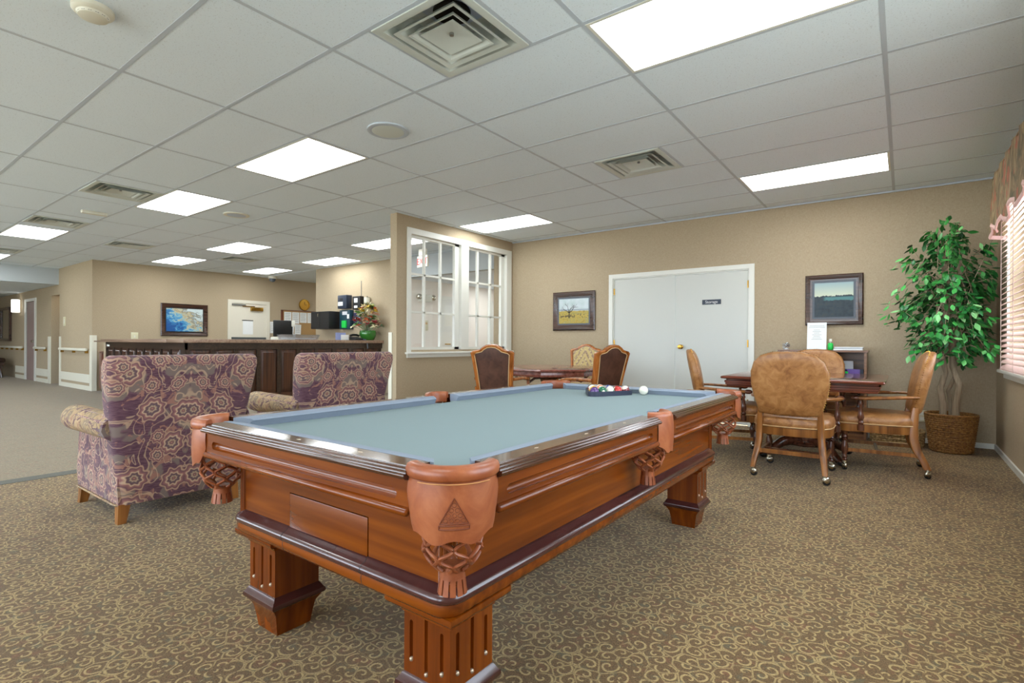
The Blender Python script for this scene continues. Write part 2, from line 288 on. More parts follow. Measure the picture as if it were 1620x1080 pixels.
def thing(name, label, cat, loc=(0, 0, 0), rz=0, group=None):
    o = bpy.data.objects.new(name, None); C.objects.link(o); o.location = loc; o.rotation_euler = (0, 0, rz); o.empty_display_size = .1
    return tag(o, label, cat, group)
def dup(root, loc, rz, label=None):
    r = root.copy(); C.objects.link(r); r.location = loc; r.rotation_euler = (0, 0, rz)
    if label: r['label'] = label
    for ch in list(root.children):
        c = ch.copy(); C.objects.link(c); c.parent = r
        for g2 in list(ch.children): d = g2.copy(); C.objects.link(d); d.parent = c
    return r
def struct(name, g, mat, parent=None, **kw):
    o = obj(name, g, mat, parent, **kw)
    if not parent: o['kind'] = 'structure'
    return o
def bx(name, mat, parent, *a, r=0):
    g = G()
    if r: g.rbox(*a, r=r)
    else: g.box(*a)
    return obj(name, g, mat, parent)
def text(name, body, size, mat, parent, loc, rot, depth=.001):
    cu = bpy.data.curves.new(name, 'FONT'); cu.body = body; cu.size = size; cu.align_x = 'CENTER'; cu.align_y = 'CENTER'; cu.extrude = depth
    t = bpy.data.objects.new(name, cu); C.objects.link(t); bpy.context.view_layer.update()
    me = bpy.data.meshes.new_from_object(t.evaluated_get(bpy.context.evaluated_depsgraph_get())); bpy.data.objects.remove(t)
    me.materials.clear(); o = obj(name, me, mat, parent); o.location = loc; o.rotation_euler = rot; return o

# ================================================================ SETTING
CH = 2.604; YB = 4.47; XR = 2.02; XP = -3.75; XF = -11.6; YL = 1.06; TX, TY = 1.2192, .6096
struct('floor', G().box(-3.69, XR+.3, -5.6, YB+.12, -.05, 0), 'carpet_lounge')
struct('floor', G().box(-21, -3.83, -5.6, 12.1, -.05, 0), 'carpet_reception')
struct('trim_1', G().box(-3.83, -3.69, -5.6, YB+.12, -.05, .002), 'carpet_strip')
# walls
w = G()
for a in ((-4.14, -1.985, 0, CH+.15), (-.19, XR+.15, 0, CH+.15), (-1.985, -.19, 1.905, CH+.15)): w.box(a[0], a[1], YB, YB+.12, a[2], a[3])
wall_back = struct('wall_back', w, 'wall_tan')
w = G(); WY0, WY1, WZ0, WZ1 = 1.5, 3.7, .80, 2.25
for a in ((-5.6, -1.6, 0, CH+.15), (.7, WY0, 0, CH+.15), (WY1, YB+.12, 0, CH+.15), (WY0, WY1, 0, WZ0), (WY0, WY1, WZ1, CH+.15), (-1.6, .7, 0, WZ0), (-1.6, .7, WZ1, CH+.15)): w.box(XR, XR+.15, a[0], a[1], a[2], a[3])
struct('wall_right', w, 'wall_tan')
w = G(); PY0 = 2.05
for a in ((PY0, 2.27, 0, CH+.1), (4.31, YB, 0, CH+.1), (2.27, 4.31, 0, .9), (2.27, 4.31, 2.4, CH+.1)): w.box(XP-.12, XP, a[0], a[1], a[2], a[3])
struct('wall_partition', w, 'wall_tan')
w = G().box(-9.1, -6.3, YB, YB+.12, 0, CH+.15); struct('wall_reception', w, 'wall_tan')
w = G().box(-6.3, -4.14, YB, YB+.12, 2.22, CH+.15); struct('wall_fascia', w, 'wall_fascia')
struct('wall_far', G().box(XF-.12, XF, YL, 8.1, 0, CH+.15), 'wall_tan')
w = G()
for a in ((-21, -16.75, 0, 2.35), (-15.93, -14.5, 0, CH+.15), (-13.84, XF-.12, 0, CH+.15), (-16.75, -15.93, 1.98, 2.35), (-14.5, -13.84, 2.03, CH+.15)): w.box(a[0], a[1], YL, YL+.12, a[2], a[3])
struct('wall_left', w, 'wall_tan')
struct('wall_passage', G().box(-9.22, -9.1, YB, 8.1, 0, CH+.15), 'wall_tan'); struct('wall_passage_end', G().box(XF, -9.1, 8.1, 8.22, 0, CH+.15), 'wall_tan')
w = G().box(-21, XR+.15, -5.72, -5.6, 0, .35).box(-21, XR+.15, -5.72, -5.6, 2.42, CH+.15)
for k in range(8): w.box(-21+k*3.02+(0 if k else -.1), -21+k*3.02+.45+(3.5 if k < 2 else 0), -5.72, -5.6, .35, 2.42)  # openings between the piers are added, unseen, to let in frontal daylight
w.box(XR-.35, XR+.15, -5.72, -5.6, .35, 2.42); struct('wall_front', w, 'wall_tan'); struct('wall_end', G().box(-21.12, -21, -5.6, YL+.12, 0, CH), 'wall_tan')
struct('wall_corridor_near', G().box(-6.42, -6.3, YB+.12, 12, 0, 2.3), 'wall_cream'); struct('wall_corridor_side', G().box(-4.14, -4.02, YB+.12, 12, 0, 2.3), 'wall_cream'); struct('wall_corridor_end', G().box(-6.3, -4.14, 11.9, 12, 0, 2.3), 'wall_cream')
struct('wall_bulkhead', G().box(-14.02, -13.9, -5.6, YL, 2.25, CH+.15), 'wall_fascia')
struct('wall_closet', G().box(-14.9, -13.5, 1.75, 1.85, 0, CH), 'wall_tan'); struct('wall_closet_side', G().box(-14.62, -14.5, YL+.12, 1.75, 0, CH), 'wall_tan'); struct('wall_closet_far', G().box(-13.84, -13.72, YL+.12, 1.75, 0, CH), 'wall_tan')
struct('wall_ward', G().box(-17, -15.6, 2.2, 2.3, 0, 2.35), 'wall_cream')
# ceilings
ceil = struct('ceiling', G().box(-13.9, XR+.15, -5.6, YB+.12, CH+.15, CH+.3).box(XF, -9.1, YB+.12, 8.2, CH+.15, CH+.3), 'grid_white')
struct('ceiling_passage', G().box(XF, -9.22, YB, 8.1, CH, CH+.14), 'ceiling_board'); struct('ceiling_hall', G().box(-21, -14.02, -5.6, YL+2.3, 2.25, 2.35), 'ceiling_board'); struct('ceiling_corridor', G().box(-6.42, -4.02, YB+.12, 12, 2.22, 2.3), 'ceiling_board')
LIGHTS = [(0, 0), (0, 5), (-3, 5), (-3, 0), (-5, 0), (-8, -1), (-9, 3), (-7, 3), (-9, 6), (-7, 6), (-5, 5), (-11, -1), (0, -5), (-3, -5), (-6, -5)]
VENTS = [(-1, -1), (-1, 3), (-5, -1), (-7, -1), (-8, 1), (-8, 4), (-10, -1)]
xs = [k*TX for k in range(-11, 2)]; GW = .012
tiles = {}
def tile(x0, x1, y0, y1):
    key = (round(x1-x0, 3), round(y1-y0, 3))
    if key not in tiles:
        a, b = key[0]/2-.006, key[1]/2-.006
        tiles[key] = mesh('ceiling_tile', G().rects([(a, b, 0), (a, b, .014)]))
    o = obj('ceiling_tile', tiles[key], 'ceiling_board', ceil); o.location = ((x0+x1)/2, (y0+y1)/2, CH+.004); return o
XE = XR; 
for i in range(-12, 2):
    x0, x1 = max(i*TX, -13.9), min((i+1)*TX, XR)
    for j in range(-9, 8):
        y0, y1 = max(j*TY, -5.6), min((j+1)*TY, YB)
        if y1-y0 < .05 or x1-x0 < .05 or (i, j) in LIGHTS: continue
        if j < -4 and i < -5: continue
        if (i, j) in VENTS:
            q = TX/4; tile(x0, x0+q, y0, y1); tile(x1-q, x1, y0, y1)
        else: tile(x0, x1, y0, y1)
for i in range(-12, 2):
    x = i*TX
    if -13.9 < x < XR: obj('grid_bar', G().box(x-GW, x+GW, -5.6, YB, CH+.002, CH+.016), 'grid_white', ceil)
for j in range(-9, 8):
    y = j*TY; obj('grid_bar', G().box(-13.9, XR, y-GW, y+GW, CH+.0025, CH+.016), 'grid_white', ceil)
for i, j in VENTS:
    for q in (.25, .75):
        x = (i+q)*TX; obj('grid_bar', G().box(x-GW, x+GW, j*TY, (j+1)*TY, CH+.003, CH+.016), 'grid_white', ceil)
wa = G().box(-4.14, XR, YB-.02, YB, CH-.012, CH+.002).box(XR-.02, XR, -5.6, YB, CH-.012, CH+.002); obj('wall_angle', wa, 'grid_white', ceil)
# luminaires and diffusers
LAB = {(0, 0): 'large bright troffer light overhead at the top right', (0, 5): 'long bright ceiling light above the leather chairs near the back wall', (-3, 5): 'bright ceiling light beside the interior window partition',
       (-3, 0): 'bright ceiling light immediately left of the round flush speaker grille', (-5, 0): 'ceiling light between the supply vent and the reception area', (-8, -1): 'ceiling light at the far left beside a dark vent',
       (-9, 3): 'ceiling light above the blue river painting', (-7, 3): 'ceiling light over the middle of the reception counter', (-9, 6): 'smallest ceiling light above the white reception door and dome camera',
       (-7, 6): 'ceiling light nearest the clock and dispensers wall', (-5, 5): 'ceiling light half hidden by the partition end', (-11, -1): 'ceiling light cut by the left edge of the picture',
       (0, -5): 'added unseen ceiling light behind the camera on the window side', (-3, -5): 'added unseen ceiling light behind the camera over the middle', (-6, -5): 'added unseen ceiling light behind the camera towards reception'}  # unseen troffers behind the camera, added for lighting along the grid spacing
fr = G()
for a, b, c_, d in ((-TX/2+.012, TX/2-.012, -TY/2+.012, -TY/2+.03), (-TX/2+.012, TX/2-.012, TY/2-.03, TY/2-.012), (-TX/2+.012, -TX/2+.03, -TY/2+.03, TY/2-.03), (TX/2-.03, TX/2-.012, -TY/2+.03, TY/2-.03)): fr.box(a, b, c_, d, 0, .012)
frm = mesh('frame', fr); dfm = mesh('diffuser', G().box(-TX/2+.03, TX/2-.03, -TY/2+.03, TY/2-.03, .003, .01))
for (i, j) in LIGHTS:
    t = thing('ceiling_light', LAB[(i, j)], 'ceiling light', ((i+.5)*TX, (j+.5)*TY, CH), 0, 'troffer lights in the ceiling grid')
    obj('frame', frm, 'trim_white', t); obj('diffuser', dfm, 'diffuser', t)
t = thing('ceiling_light', 'ceiling light in the corridor seen through the partition window', 'ceiling light', (-5.25, 6.6, 2.212), 0); obj('frame', frm, 'trim_white', t); obj('diffuser', dfm, 'diffuser', t)
t = thing('ceiling_light', 'added farther ceiling light brightening the corridor behind the partition', 'ceiling light', (-5.25, 9.6, 2.212), 0); obj('frame', frm, 'trim_white', t); obj('diffuser', dfm, 'diffuser', t)  # second corridor troffer, added to brighten the corridor walls
t = thing('ceiling_light', 'ceiling light in the passage behind reception, mostly hidden', 'ceiling light', (-10.1, 6.9, CH-.012), 0); obj('frame', frm, 'trim_white', t); obj('diffuser', dfm, 'diffuser', t)
t = thing('ceiling_light', 'ceiling light in the lowered hall beyond the bulkhead', 'ceiling light', (-17, -1.2, 2.24), 0); obj('frame', frm, 'trim_white', t); obj('diffuser', dfm, 'diffuser', t)
VL = {(-1, -1): 'large square diffuser vent overhead at the top centre', (-1, 3): 'square diffuser vent in front of the double doors', (-5, -1): 'square vent at left beside a ceiling light', (-7, -1): 'dark flat vent at the far left behind the motion sensor',
      (-8, 1): 'small vent above the reception wall corner', (-8, 4): 'small vent between the lights over reception', (-10, -1): 'vent at the extreme left edge of the ceiling'}
h = TY/2-.012; vm = {}
vm['flange'] = mesh('flange', G().loft([[(a, b, z) for a, b in rrect(q, q)] for q, z in ((h, .004), (h, -.004), (h-.02, -.006), (h-.045, .0), (h-.06, .05), (h-.06, .09))], False, False))
vm['louver_outer'] = mesh('louver_outer', G().loft([[(a, b, z) for a, b in rrect(q, q)] for q, z in ((.205, -.004), (.215, -.008), (.195, .004), (.165, .045), (.16, .045), (.19, .0), (.205, -.004))], False, False))
vm['louver_inner'] = mesh('louver_inner', G().loft([[(a, b, z) for a, b in rrect(q, q)] for q, z in ((.15, -.006), (.16, -.01), (.145, .0), (.125, .03), (.12, .03), (.14, .0), (.15, -.006))], False, False))
vm['cone'] = mesh('cone', G().loft([[(a, b, z) for a, b in rrect(q, q)] for q, z in ((.112, .004), (.114, -.002), (.03, .026), (.02, .026))], False, True))
vm['screw'] = mesh('screw', G().lathe([(.012, .026), (.012, .012), (.006, .01)], n=10))
vm['plenum'] = mesh('plenum', G().loft([[(a, b, z) for a, b in rrect(q, q)] for q, z in ((h-.06, .05), (h-.1, .12), (.13, .14))], False, False))
vm['duct_opening'] = mesh('duct_opening', G().lathe([(.10, .128), (.10, .139)], n=24))
ceil_holes = []
for (i, j) in VENTS:
    t = thing('ceiling_vent', VL[(i, j)], 'vent', ((i+.5)*TX, (j+.5)*TY, CH), 0, 'air vents in the ceiling grid')
    for k in ('flange', 'louver_outer', 'louver_inner', 'cone', 'screw', 'plenum', 'duct_opening'): obj(k, vm[k], {'duct_opening': 'duct_dark', 'screw': 'metal_grey'}.get(k, 'vent_paint'), t)
def disc_dev(name, label, cat, x, y, prof, mat, parts=()):
    t = thing(name, label, cat, (x, y, CH)); obj('body', G().lathe(prof, n=28), mat, t)
    for nm, g, m_ in parts: obj(nm, g, m_, t)
    return t
disc_dev('ceiling_speaker', 'round flush speaker grille in the ceiling of the lounge', 'speaker', -1.51*TX, .50*TY, [(.155, .004), (.155, -.006), (.14, -.01), (.13, -.008)], 'grid_white', [('grille', G().lathe([(.13, -.006), (.1, -.012), (.001, -.014)], n=28), 'vent_paint')])
disc_dev('ceiling_speaker', 'pale round speaker in the ceiling over reception', 'speaker', -4.51*TX, 1.53*TY, [(.15, .004), (.15, -.006), (.135, -.01), (.12, -.008)], 'plastic_white', [('grille', G().lathe([(.12, -.006), (.09, -.012), (.001, -.014)], n=28), 'grid_white')])
sl = G()
for k in range(14):
    a = k*2*PI/14; sl.box(.052, .062, -.007, .007, -.036, -.032); 
    s0 = len(sl.v)-8; sl.xf(Matrix.Rotation(a, 4, 'Z'), s0)
disc_dev('smoke_detector', 'off-white round smoke detector at the top left of the ceiling', 'smoke detector', -1.516*TX, -2.475*TY, [(.085, .004), (.085, -.014), (.078, -.022), (.066, -.026), (.06, -.04), (.045, -.046), (.001, -.047)], 'plastic_white', [('vent_slots', sl, 'black_plastic')])
t = thing('motion_sensor', 'small white rectangular sensor box on the ceiling at left', 'sensor', (-5.57*TX, -.31*TY, CH), 0); bx('housing', 'plastic_white', t, -.03, .03, -.13, .13, -.035, .004, r=.008)
t = thing('dome_camera', 'small white dome security camera under the ceiling at reception', 'camera', (-11.2, 4.55, CH)); obj('mount', G().lathe([(.1, .004), (.1, -.05), (.085, -.06)], n=20), 'plastic_white', t); obj('dome', G().lathe([(.08, -.05), (.075, -.09), (.05, -.125), (.001, -.14)], n=20), 'mount_grey', t)
# baseboards
def baseb(name, *a): struct(name, G().box(*a), 'trim_white')
baseb('baseboard_back', -3.75, -2.05, YB-.014, YB, 0, .05); baseb('baseboard_back', -.125, XR, YB-.014, YB, 0, .05); baseb('baseboard_right', XR-.014, XR, -5.6, YB-.014, 0, .05); baseb('baseboard_partition', XP, XP+.014, PY0, YB-.014, 0, .06)
# ---- double door
d = bpy.data.objects.new('door_1', None); C.objects.link(d); tag(d, kind='structure', label='white double storage doors in the back wall')
cg = G().box(-2.044, -1.985, YB-.016, YB, 0, 1.962).box(-.19, -.131, YB-.016, YB, 0, 1.962).box(-1.985, -.19, YB-.016, YB, 1.905, 1.962)
obj('casing', cg, 'trim_white', d)
cg = G().box(-1.985, -1.97, YB, YB+.1, 0, 1.905).box(-.205, -.19, YB, YB+.1, 0, 1.905).box(-1.97, -.205, YB, YB+.1, 1.89, 1.905); obj('jamb', cg, 'trim_white', d)
for x0, x1 in ((-1.967, -1.104), (-1.098, -.208)):
    lf = bx('door_leaf', 'door_paint', d, x0, x1, YB+.012, YB+.05, .01, 1.887)
    hx = x0-.006 if x0 < -1.5 else x1+.006
    for hz in (.28, 1.0, 1.72):
        obj('hinge', G().box(hx-.012, hx+.012, YB+.004, YB+.012, hz-.045, hz+.045).lathe([(.007, hz-.045), (.007, hz+.045)], (hx, YB+.004, 0), 8), 'brass', lf)
    if x0 > -1.5:
        kn = G().lathe([(.03, 0), (.03, .006), (.012, .012), (.012, .035), (.026, .045), (.03, .058), (.024, .07), (.001, .073)], n=18); kn.xf(Matrix.Translation((-1.02, YB+.012, .955)) @ Matrix.Rotation(PI/2, 4, 'X')); obj('door_knob', kn, 'brass', lf)
        sg = bx('sign_plate', 'navy', lf, -.75, -.522, YB+.006, YB+.012, 1.492, 1.553); text('sign_text', 'Storage', .05, 'emblem_white', lf, (-.636, YB+.005, 1.522), (PI/2, 0, 0), .0008)
# ---- interior window in the partition
wn = bpy.data.objects.new('window_1', None); C.objects.link(wn); tag(wn, kind='structure', label='white divided-light interior window in the partition wall')
X0, X1 = XP-.13, XP+.012
cg = G()
for a in ((2.215, 2.28, .87, 2.46), (4.29, 4.415, .87, 2.46), (2.28, 4.29, 2.385, 2.46), (3.225, 3.385, .9, 2.385)): cg.box(XP-.12, XP+.018, *a)
obj('casing', cg, 'trim_white', wn)
obj('window_sill', G().rbox(XP-.1, XP+.05, 2.19, 4.44, .845, .872, r=.006).box(XP, XP+.02, 2.215, 4.415, .80, .845).box(XP-.14, XP-.12, 2.215, 4.415, .8, .87), 'trim_white', wn)
for (a, b, m1, m2) in ((2.28, 3.225, (2.54, 2.583), (2.842, 2.885)), (3.385, 4.29, (3.625, 3.672), (3.925, 3.972))):
    sh = G()
    for q in ((a, a+.02, .872, 2.385), (b-.085, b, .872, 2.385), (a, b, .872, .935), (a, b, 2.355, 2.385)): sh.box(XP-.075, XP-.03, *q)
    so = obj('sash', sh, 'trim_white', wn)
    for q in (m1, m2): bx('muntin', 'trim_white', so, XP-.07, XP-.035, q[0]+.008, q[1]-.008, .935, 2.355)
    for zc in (1.392, 1.883): bx('muntin', 'trim_white', so, XP-.07, XP-.035, a+.02, b-.085, zc-.013, zc+.013)
    ys = [a+.02, (m1[0]+m1[1])/2, (m2[0]+m2[1])/2, b-.085]; zs = [.935, 1.392, 1.883, 2.355]
    for p in range(3):
        for q in range(3): bx('pane', 'glass', so, XP-.055, XP-.051, ys[p]+.003, ys[p+1]-.003, zs[q]+.003, zs[q+1]-.003)
# ---- exterior windows on the right wall; unseen one beside the camera added for daylight
for k, (a, b, nm, lb) in enumerate(((WY0, WY1, 'window_2', 'bright exterior window on the right wall behind blinds'), (-1.6, .7, 'added_window', 'added exterior window on the right wall beside the camera, letting in daylight'))):
    wn = bpy.data.objects.new(nm, None); C.objects.link(wn); tag(wn, kind='structure', label=lb)
    cg = G()
    for q in ((a-.06, a, WZ0-.02, WZ1+.06), (b, b+.06, WZ0-.02, WZ1+.06), (a, b, WZ1, WZ1+.06)): cg.box(XR-.015, XR, *q)
    obj('casing', cg, 'wall_tan' if 0 else 'trim_white', wn)
    obj('window_sill', G().rbox(XR-.07, XR+.1, a-.09, b+.09, .765, .792, r=.006).box(XR-.03, XR, a-.06, b+.06, .72, .765), 'trim_white', wn)
    fr2 = G()
    for q in ((a, a+.05, WZ0, WZ1), (b-.05, b, WZ0, WZ1), (a, b, WZ0, WZ0+.05), (a, b, WZ1-.05, WZ1), (a, b, 1.5, 1.54), ((a+b)/2-.025, (a+b)/2+.025, WZ0, WZ1)): fr2.box(XR+.1, XR+.14, *q)
    obj('window_frame', fr2, 'trim_white', wn)
    for p in (a+.05, (a+b)/2+.025):
        for z0, z1 in ((WZ0+.05, 1.5), (1.54, WZ1-.05)): bx('pane', 'glass', wn, XR+.118, XR+.122, p, p+(b-a)/2-.075, z0, z1)
bl = thing('window_blind', 'pinkish-white wooden slat blind in the window at the right edge', 'blind', (XR-.035, (WY0+WY1)/2, 0)); L2 = (WY1-WY0)/2+.03
bx('head_rail', 'slat', bl, -.03, .03, -L2, L2, 2.2, 2.25); n_ = 32
slm = mesh('slat', G().loft([[(x_, y_, .004*(1-(x_/.025)**2)+dz) for x_, dz in ((-.025, 0), (0, 0), (.025, 0), (.025, .003), (0, .003), (-.025, .003))] for y_ in (-L2, L2)]))
for k in range(n_):
    o = obj('slat', slm, 'slat', bl); o.location = (0, 0, .82+k*.0435); o.rotation_euler = (0, math.radians(-38), 0)
bx('bottom_rail', 'slat', bl, -.026, .026, -L2, L2, .785, .803)
for yy in (-L2+.12, -.3, .4, L2-.12): bx('ladder_tape', 'slat', bl, -.03, -.028, yy-.012, yy+.012, .79, 2.2)
va = thing('valance', 'green and rust patterned fabric valance with pink scalloped hem over the blind', 'valance', (0, 0, 0))
vb = []; Y1, Y0 = 3.7, 1.3
def vpts(zf, off):
    r = [(XR-.002, Y1+.0+off), ] 
    r = [(XR-.012, Y1+off*.5)]+[(XR-.11-off+.012*sin(k*1.3), Y1-(Y1-Y0)*k/40) for k in range(41)]; return [(x_, y_, zf(k)) for k, (x_, y_) in enumerate(r)]
hem = lambda k: 1.885+.085*abs(sin(k*PI/8.0))**1.6
obj('fabric', G().loft([vpts(lambda k: 2.41, 0), vpts(lambda k: 2.2, .01), vpts(lambda k: hem(k)+.03, .02)], False, False, False), 'valance_fabric', va)
obj('hem_trim', G().loft([vpts(lambda k: hem(k)+.032, .0205), vpts(lambda k: hem(k)+.01, .026), vpts(lambda k: hem(k)-.004, .02), vpts(lambda k: hem(k)+.004, .01)], False, False, False), 'pink_trim', va)
bx('board', 'valance_fabric', va, XR-.11, XR-.003, Y0, Y1, 2.4, 2.412)
# outside ground so the window does not look into a void; front part added to bounce sunlight indoors
struct('floor_outside', G().box(XR+.3, XR+30, -40, 25, -.3, -.2).box(-45, XR+.3, -40, -5.75, -.3, -.2), 'metal_grey')
MT['asphalt'] = M('asphalt', col=sr(150, 150, 140), rough=.9); bpy.data.objects['floor_outside'].data.materials[0] = MT['asphalt'].m

# ================================================================ POOL TABLE
pt = thing('pool_table', 'large carved wooden pool table with grey-blue cloth and leather net pockets', 'pool table', (-.056, -.358, 0))
H1, H2, RZ, BZ = .645, 1.2, .725, .690      # outer half width / half length of the rails, rail top, bed
EC, ES = .152, .078                          # rail ends from the corner / from the side pocket centre
def fmap(side):                              # (s along, o outward, z) -> xyz
    return {'r': lambda s, o, z: (o, s, z), 'l': lambda s, o, z: (-o, -s, z), 'f': lambda s, o, z: (s, -o, z), 'b': lambda s, o, z: (-s, o, z)}[side]
SEG = []
for sd in 'rl': SEG += [(sd, -H2+EC, -ES, H1, 'y', 1, 0), (sd, ES, H2-EC, H1, 'y', 0, 1)]
for sd in 'fb': SEG += [(sd, -H1+EC, H1-EC, H2, 'x', 1, 1)]
RP = [(-.08, .70), (-.08, RZ), (-.0225, RZ), (-.0215, .7205), (-.0195, .7232), (-.0155, .7232), (-.0135, .721), (-.0125, .7155), (-.0105, .718), (-.0075, .718), (-.0055, .716), (-.0045, .7105), (-.002, .712), (.0, .711), (.0015, .7075), (.001, .703), (-.003, .699), (-.012, .697)]
CP = [(-.079, RZ+.0008), (-.095, RZ+.0012), (-.122, RZ-.004), (-.128, RZ-.010), (-.122, RZ-.016), (-.112, BZ), (-.079, BZ)]
for sd, s0, s1, H, ax, e0, e1 in SEG:
    f = fmap(sd)
    rail = obj('rail', G().loft([[f(s, H+o, z) for o, z in RP] for s in (s0, s1)]), 'rail_wood_'+ax, pt, ang=50)
    def cs(o, k, e, sg): return k+sg*(1.0 if e else .38)*(-.079-o)
    obj('cushion', G().loft([[f(cs(o, s0-.012, e0, 1), H+o, z) for o, z in CP], [f(cs(o, s1+.012, e1, -1), H+o, z) for o, z in CP]]), 'felt_rail', pt, ang=30)
    # apron board with a long groove, bead below
    L = s1-s0; mid = (s0+s1)/2; AO = H-.017; z0, z1 = .626, .70
    n1 = Vector(f(0, 1, 0)); u1 = Vector(f(1, 0, 0)); ag = G().slot(f(mid, AO, (z0+z1)/2), u1, (0, 0, 1), n1, L, z1-z0, -L/2+.055, L/2-.055, .0125, .014, -.004)
    ag.loft([[f(s, AO-d, z) for d, z in ((0, z0), (0, z1), (.018, z1), (.018, z0))] for s in (s0, s1)], True, True) if 0 else None
    for s in (s0, s1): ag.add([f(s, AO, z0), f(s, AO, z1), f(s, AO-.02, z1), f(s, AO-.02, z0)], [(0, 1, 2, 3)])
    ag.add([f(s0, AO, z0), f(s1, AO, z0), f(s1, AO-.02, z0), f(s0, AO-.02, z0)], [(0, 1, 2, 3)])
    ap = obj('apron', ag, 'pool_wood_'+ax, pt, ang=40)
    bd = []
    for s, k in ((s0+.001, .4), (s0+.006, 1), (s1-.006, 1), (s1-.001, .4)): bd.append([f(s, AO+.002+k*.0105*cos(a*PI/6), z0-.001+k*.0105*sin(a*PI/6)) for a in range(12)])
    obj('bead', G().loft(bd), 'pool_wood_'+ax, ap, ang=60)
    # mother-of-pearl sights in the rail top
    for k in ((-.5, 0, .5) if ax == 'x' else (-.5, 0, .5)):
        s = mid+k*L*.9/1.0*(.62 if ax == 'x' else .62); o = H-.051
        obj('sight', G().loft([[f(s+a, o+b, RZ-.002) for a, b in ((-.011, 0), (0, -.0045), (.011, 0), (0, .0045))], [f(s+a, o+b, RZ+.0006) for a, b in ((-.011, 0), (0, -.0045), (.011, 0), (0, .0045))]]), 'stud', rail)
# bed
bx_, by_, cu = H1-.085, H2-.085, .115
bp = [(-bx_+cu, -by_), (bx_-cu, -by_), (bx_, -by_+cu), (bx_, -.062), (bx_-.035, -.045), (bx_-.035, .045), (bx_, .062), (bx_, by_-cu), (bx_-cu, by_), (-bx_+cu, by_), (-bx_, by_-cu), (-bx_, .062), (-bx_+.035, .045), (-bx_+.035, -.045), (-bx_, -.062), (-bx_, -by_+cu)]
obj('bed_cloth', G().prism(bp, 'xy', BZ-.03, BZ), 'felt', pt)
obj('slate_frame', G().rects([(.50, 1.06, .60), (.55, 1.11, .655)]), 'dark_gap', pt)
# cabinet body with front drawer
CX, CY, Z0, Z1 = .495, 1.062, .405, .625
gc = G()
for a in ((-CX, CX, CY-.03, CY), (-CX, -CX+.03, -CY, CY), (CX-.03, CX, -CY, CY)): gc.box(*a, Z0, Z1)
obj('cabinet_side', gc, 'pool_wood_y', pt); dr0, dr1 = -.187, .197
obj('cabinet_end', G().box(-CX, dr0-.003, -CY-.001, -CY+.03, Z0, Z1).box(dr1+.003, CX, -CY-.001, -CY+.03, Z0, Z1).box(dr0-.003, dr1+.003, -CY-.001, -CY+.03, .524, Z1), 'pool_wood_x', pt)
obj('drawer_gap', G().box(dr0-.004, dr1+.004, -CY+.012, -CY+.02, Z0, .526), 'dark_gap', pt); bx('drawer', 'pool_wood_x', pt, dr0, dr1, -CY-.003, -CY+.015, Z0, .5215, r=.0015)
for sx in (-1, 1):
    for sy in (-1, 1):
        g = G()
        for k in (0, .014): g.lathe([(.008, Z0), (.008, Z1)], (sx*(CX-.006-k), sy*(CY+.001), 0), 8); g.lathe([(.008, Z0), (.008, Z1)], (sx*(CX+.001), sy*(CY-.006-k), 0), 8)
        obj('corner_post', g, 'pool_wood_z', pt)
# base moulding: dark torus and wood skirt, front run split by the drawer
MP = [(.0, .418), (.008, .414), (.012, .408), (.022, .403), (.030, .395), (.032, .386), (.028, .379), (.022, .376), (.0, .374)]
SP = [(.024, .3765), (.026, .368), (.023, .352), (.016, .342), (.0, .338), (-.06, .338), (-.06, .376)]
def ringm(prof): return G().loft([[(a, b, z) for a, b in rrect(CX+o, CY+o, .028+max(o, 0), 4)] for o, z in prof+[prof[0]]], False, False)
obj('base_moulding', ringm(MP), 'mould_dark', pt, ang=50); obj('skirt', ringm(SP), 'pool_wood_x', pt, ang=50)
for s in (dr0-.0025, dr1+.0025): obj('moulding_joint', G().loft([[(s+d_, -CY-o-.0006, z) for o, z in MP[:-1]+SP[:4]+[(-.01, .345), (-.01, .41)]] for d_ in (-.0009, .0009)]), 'dark_gap', pt)
obj('bottom_panel', G().box(-CX+.02, CX-.02, -CY+.02, CY-.02, .345, .36), 'dark_turned', pt)
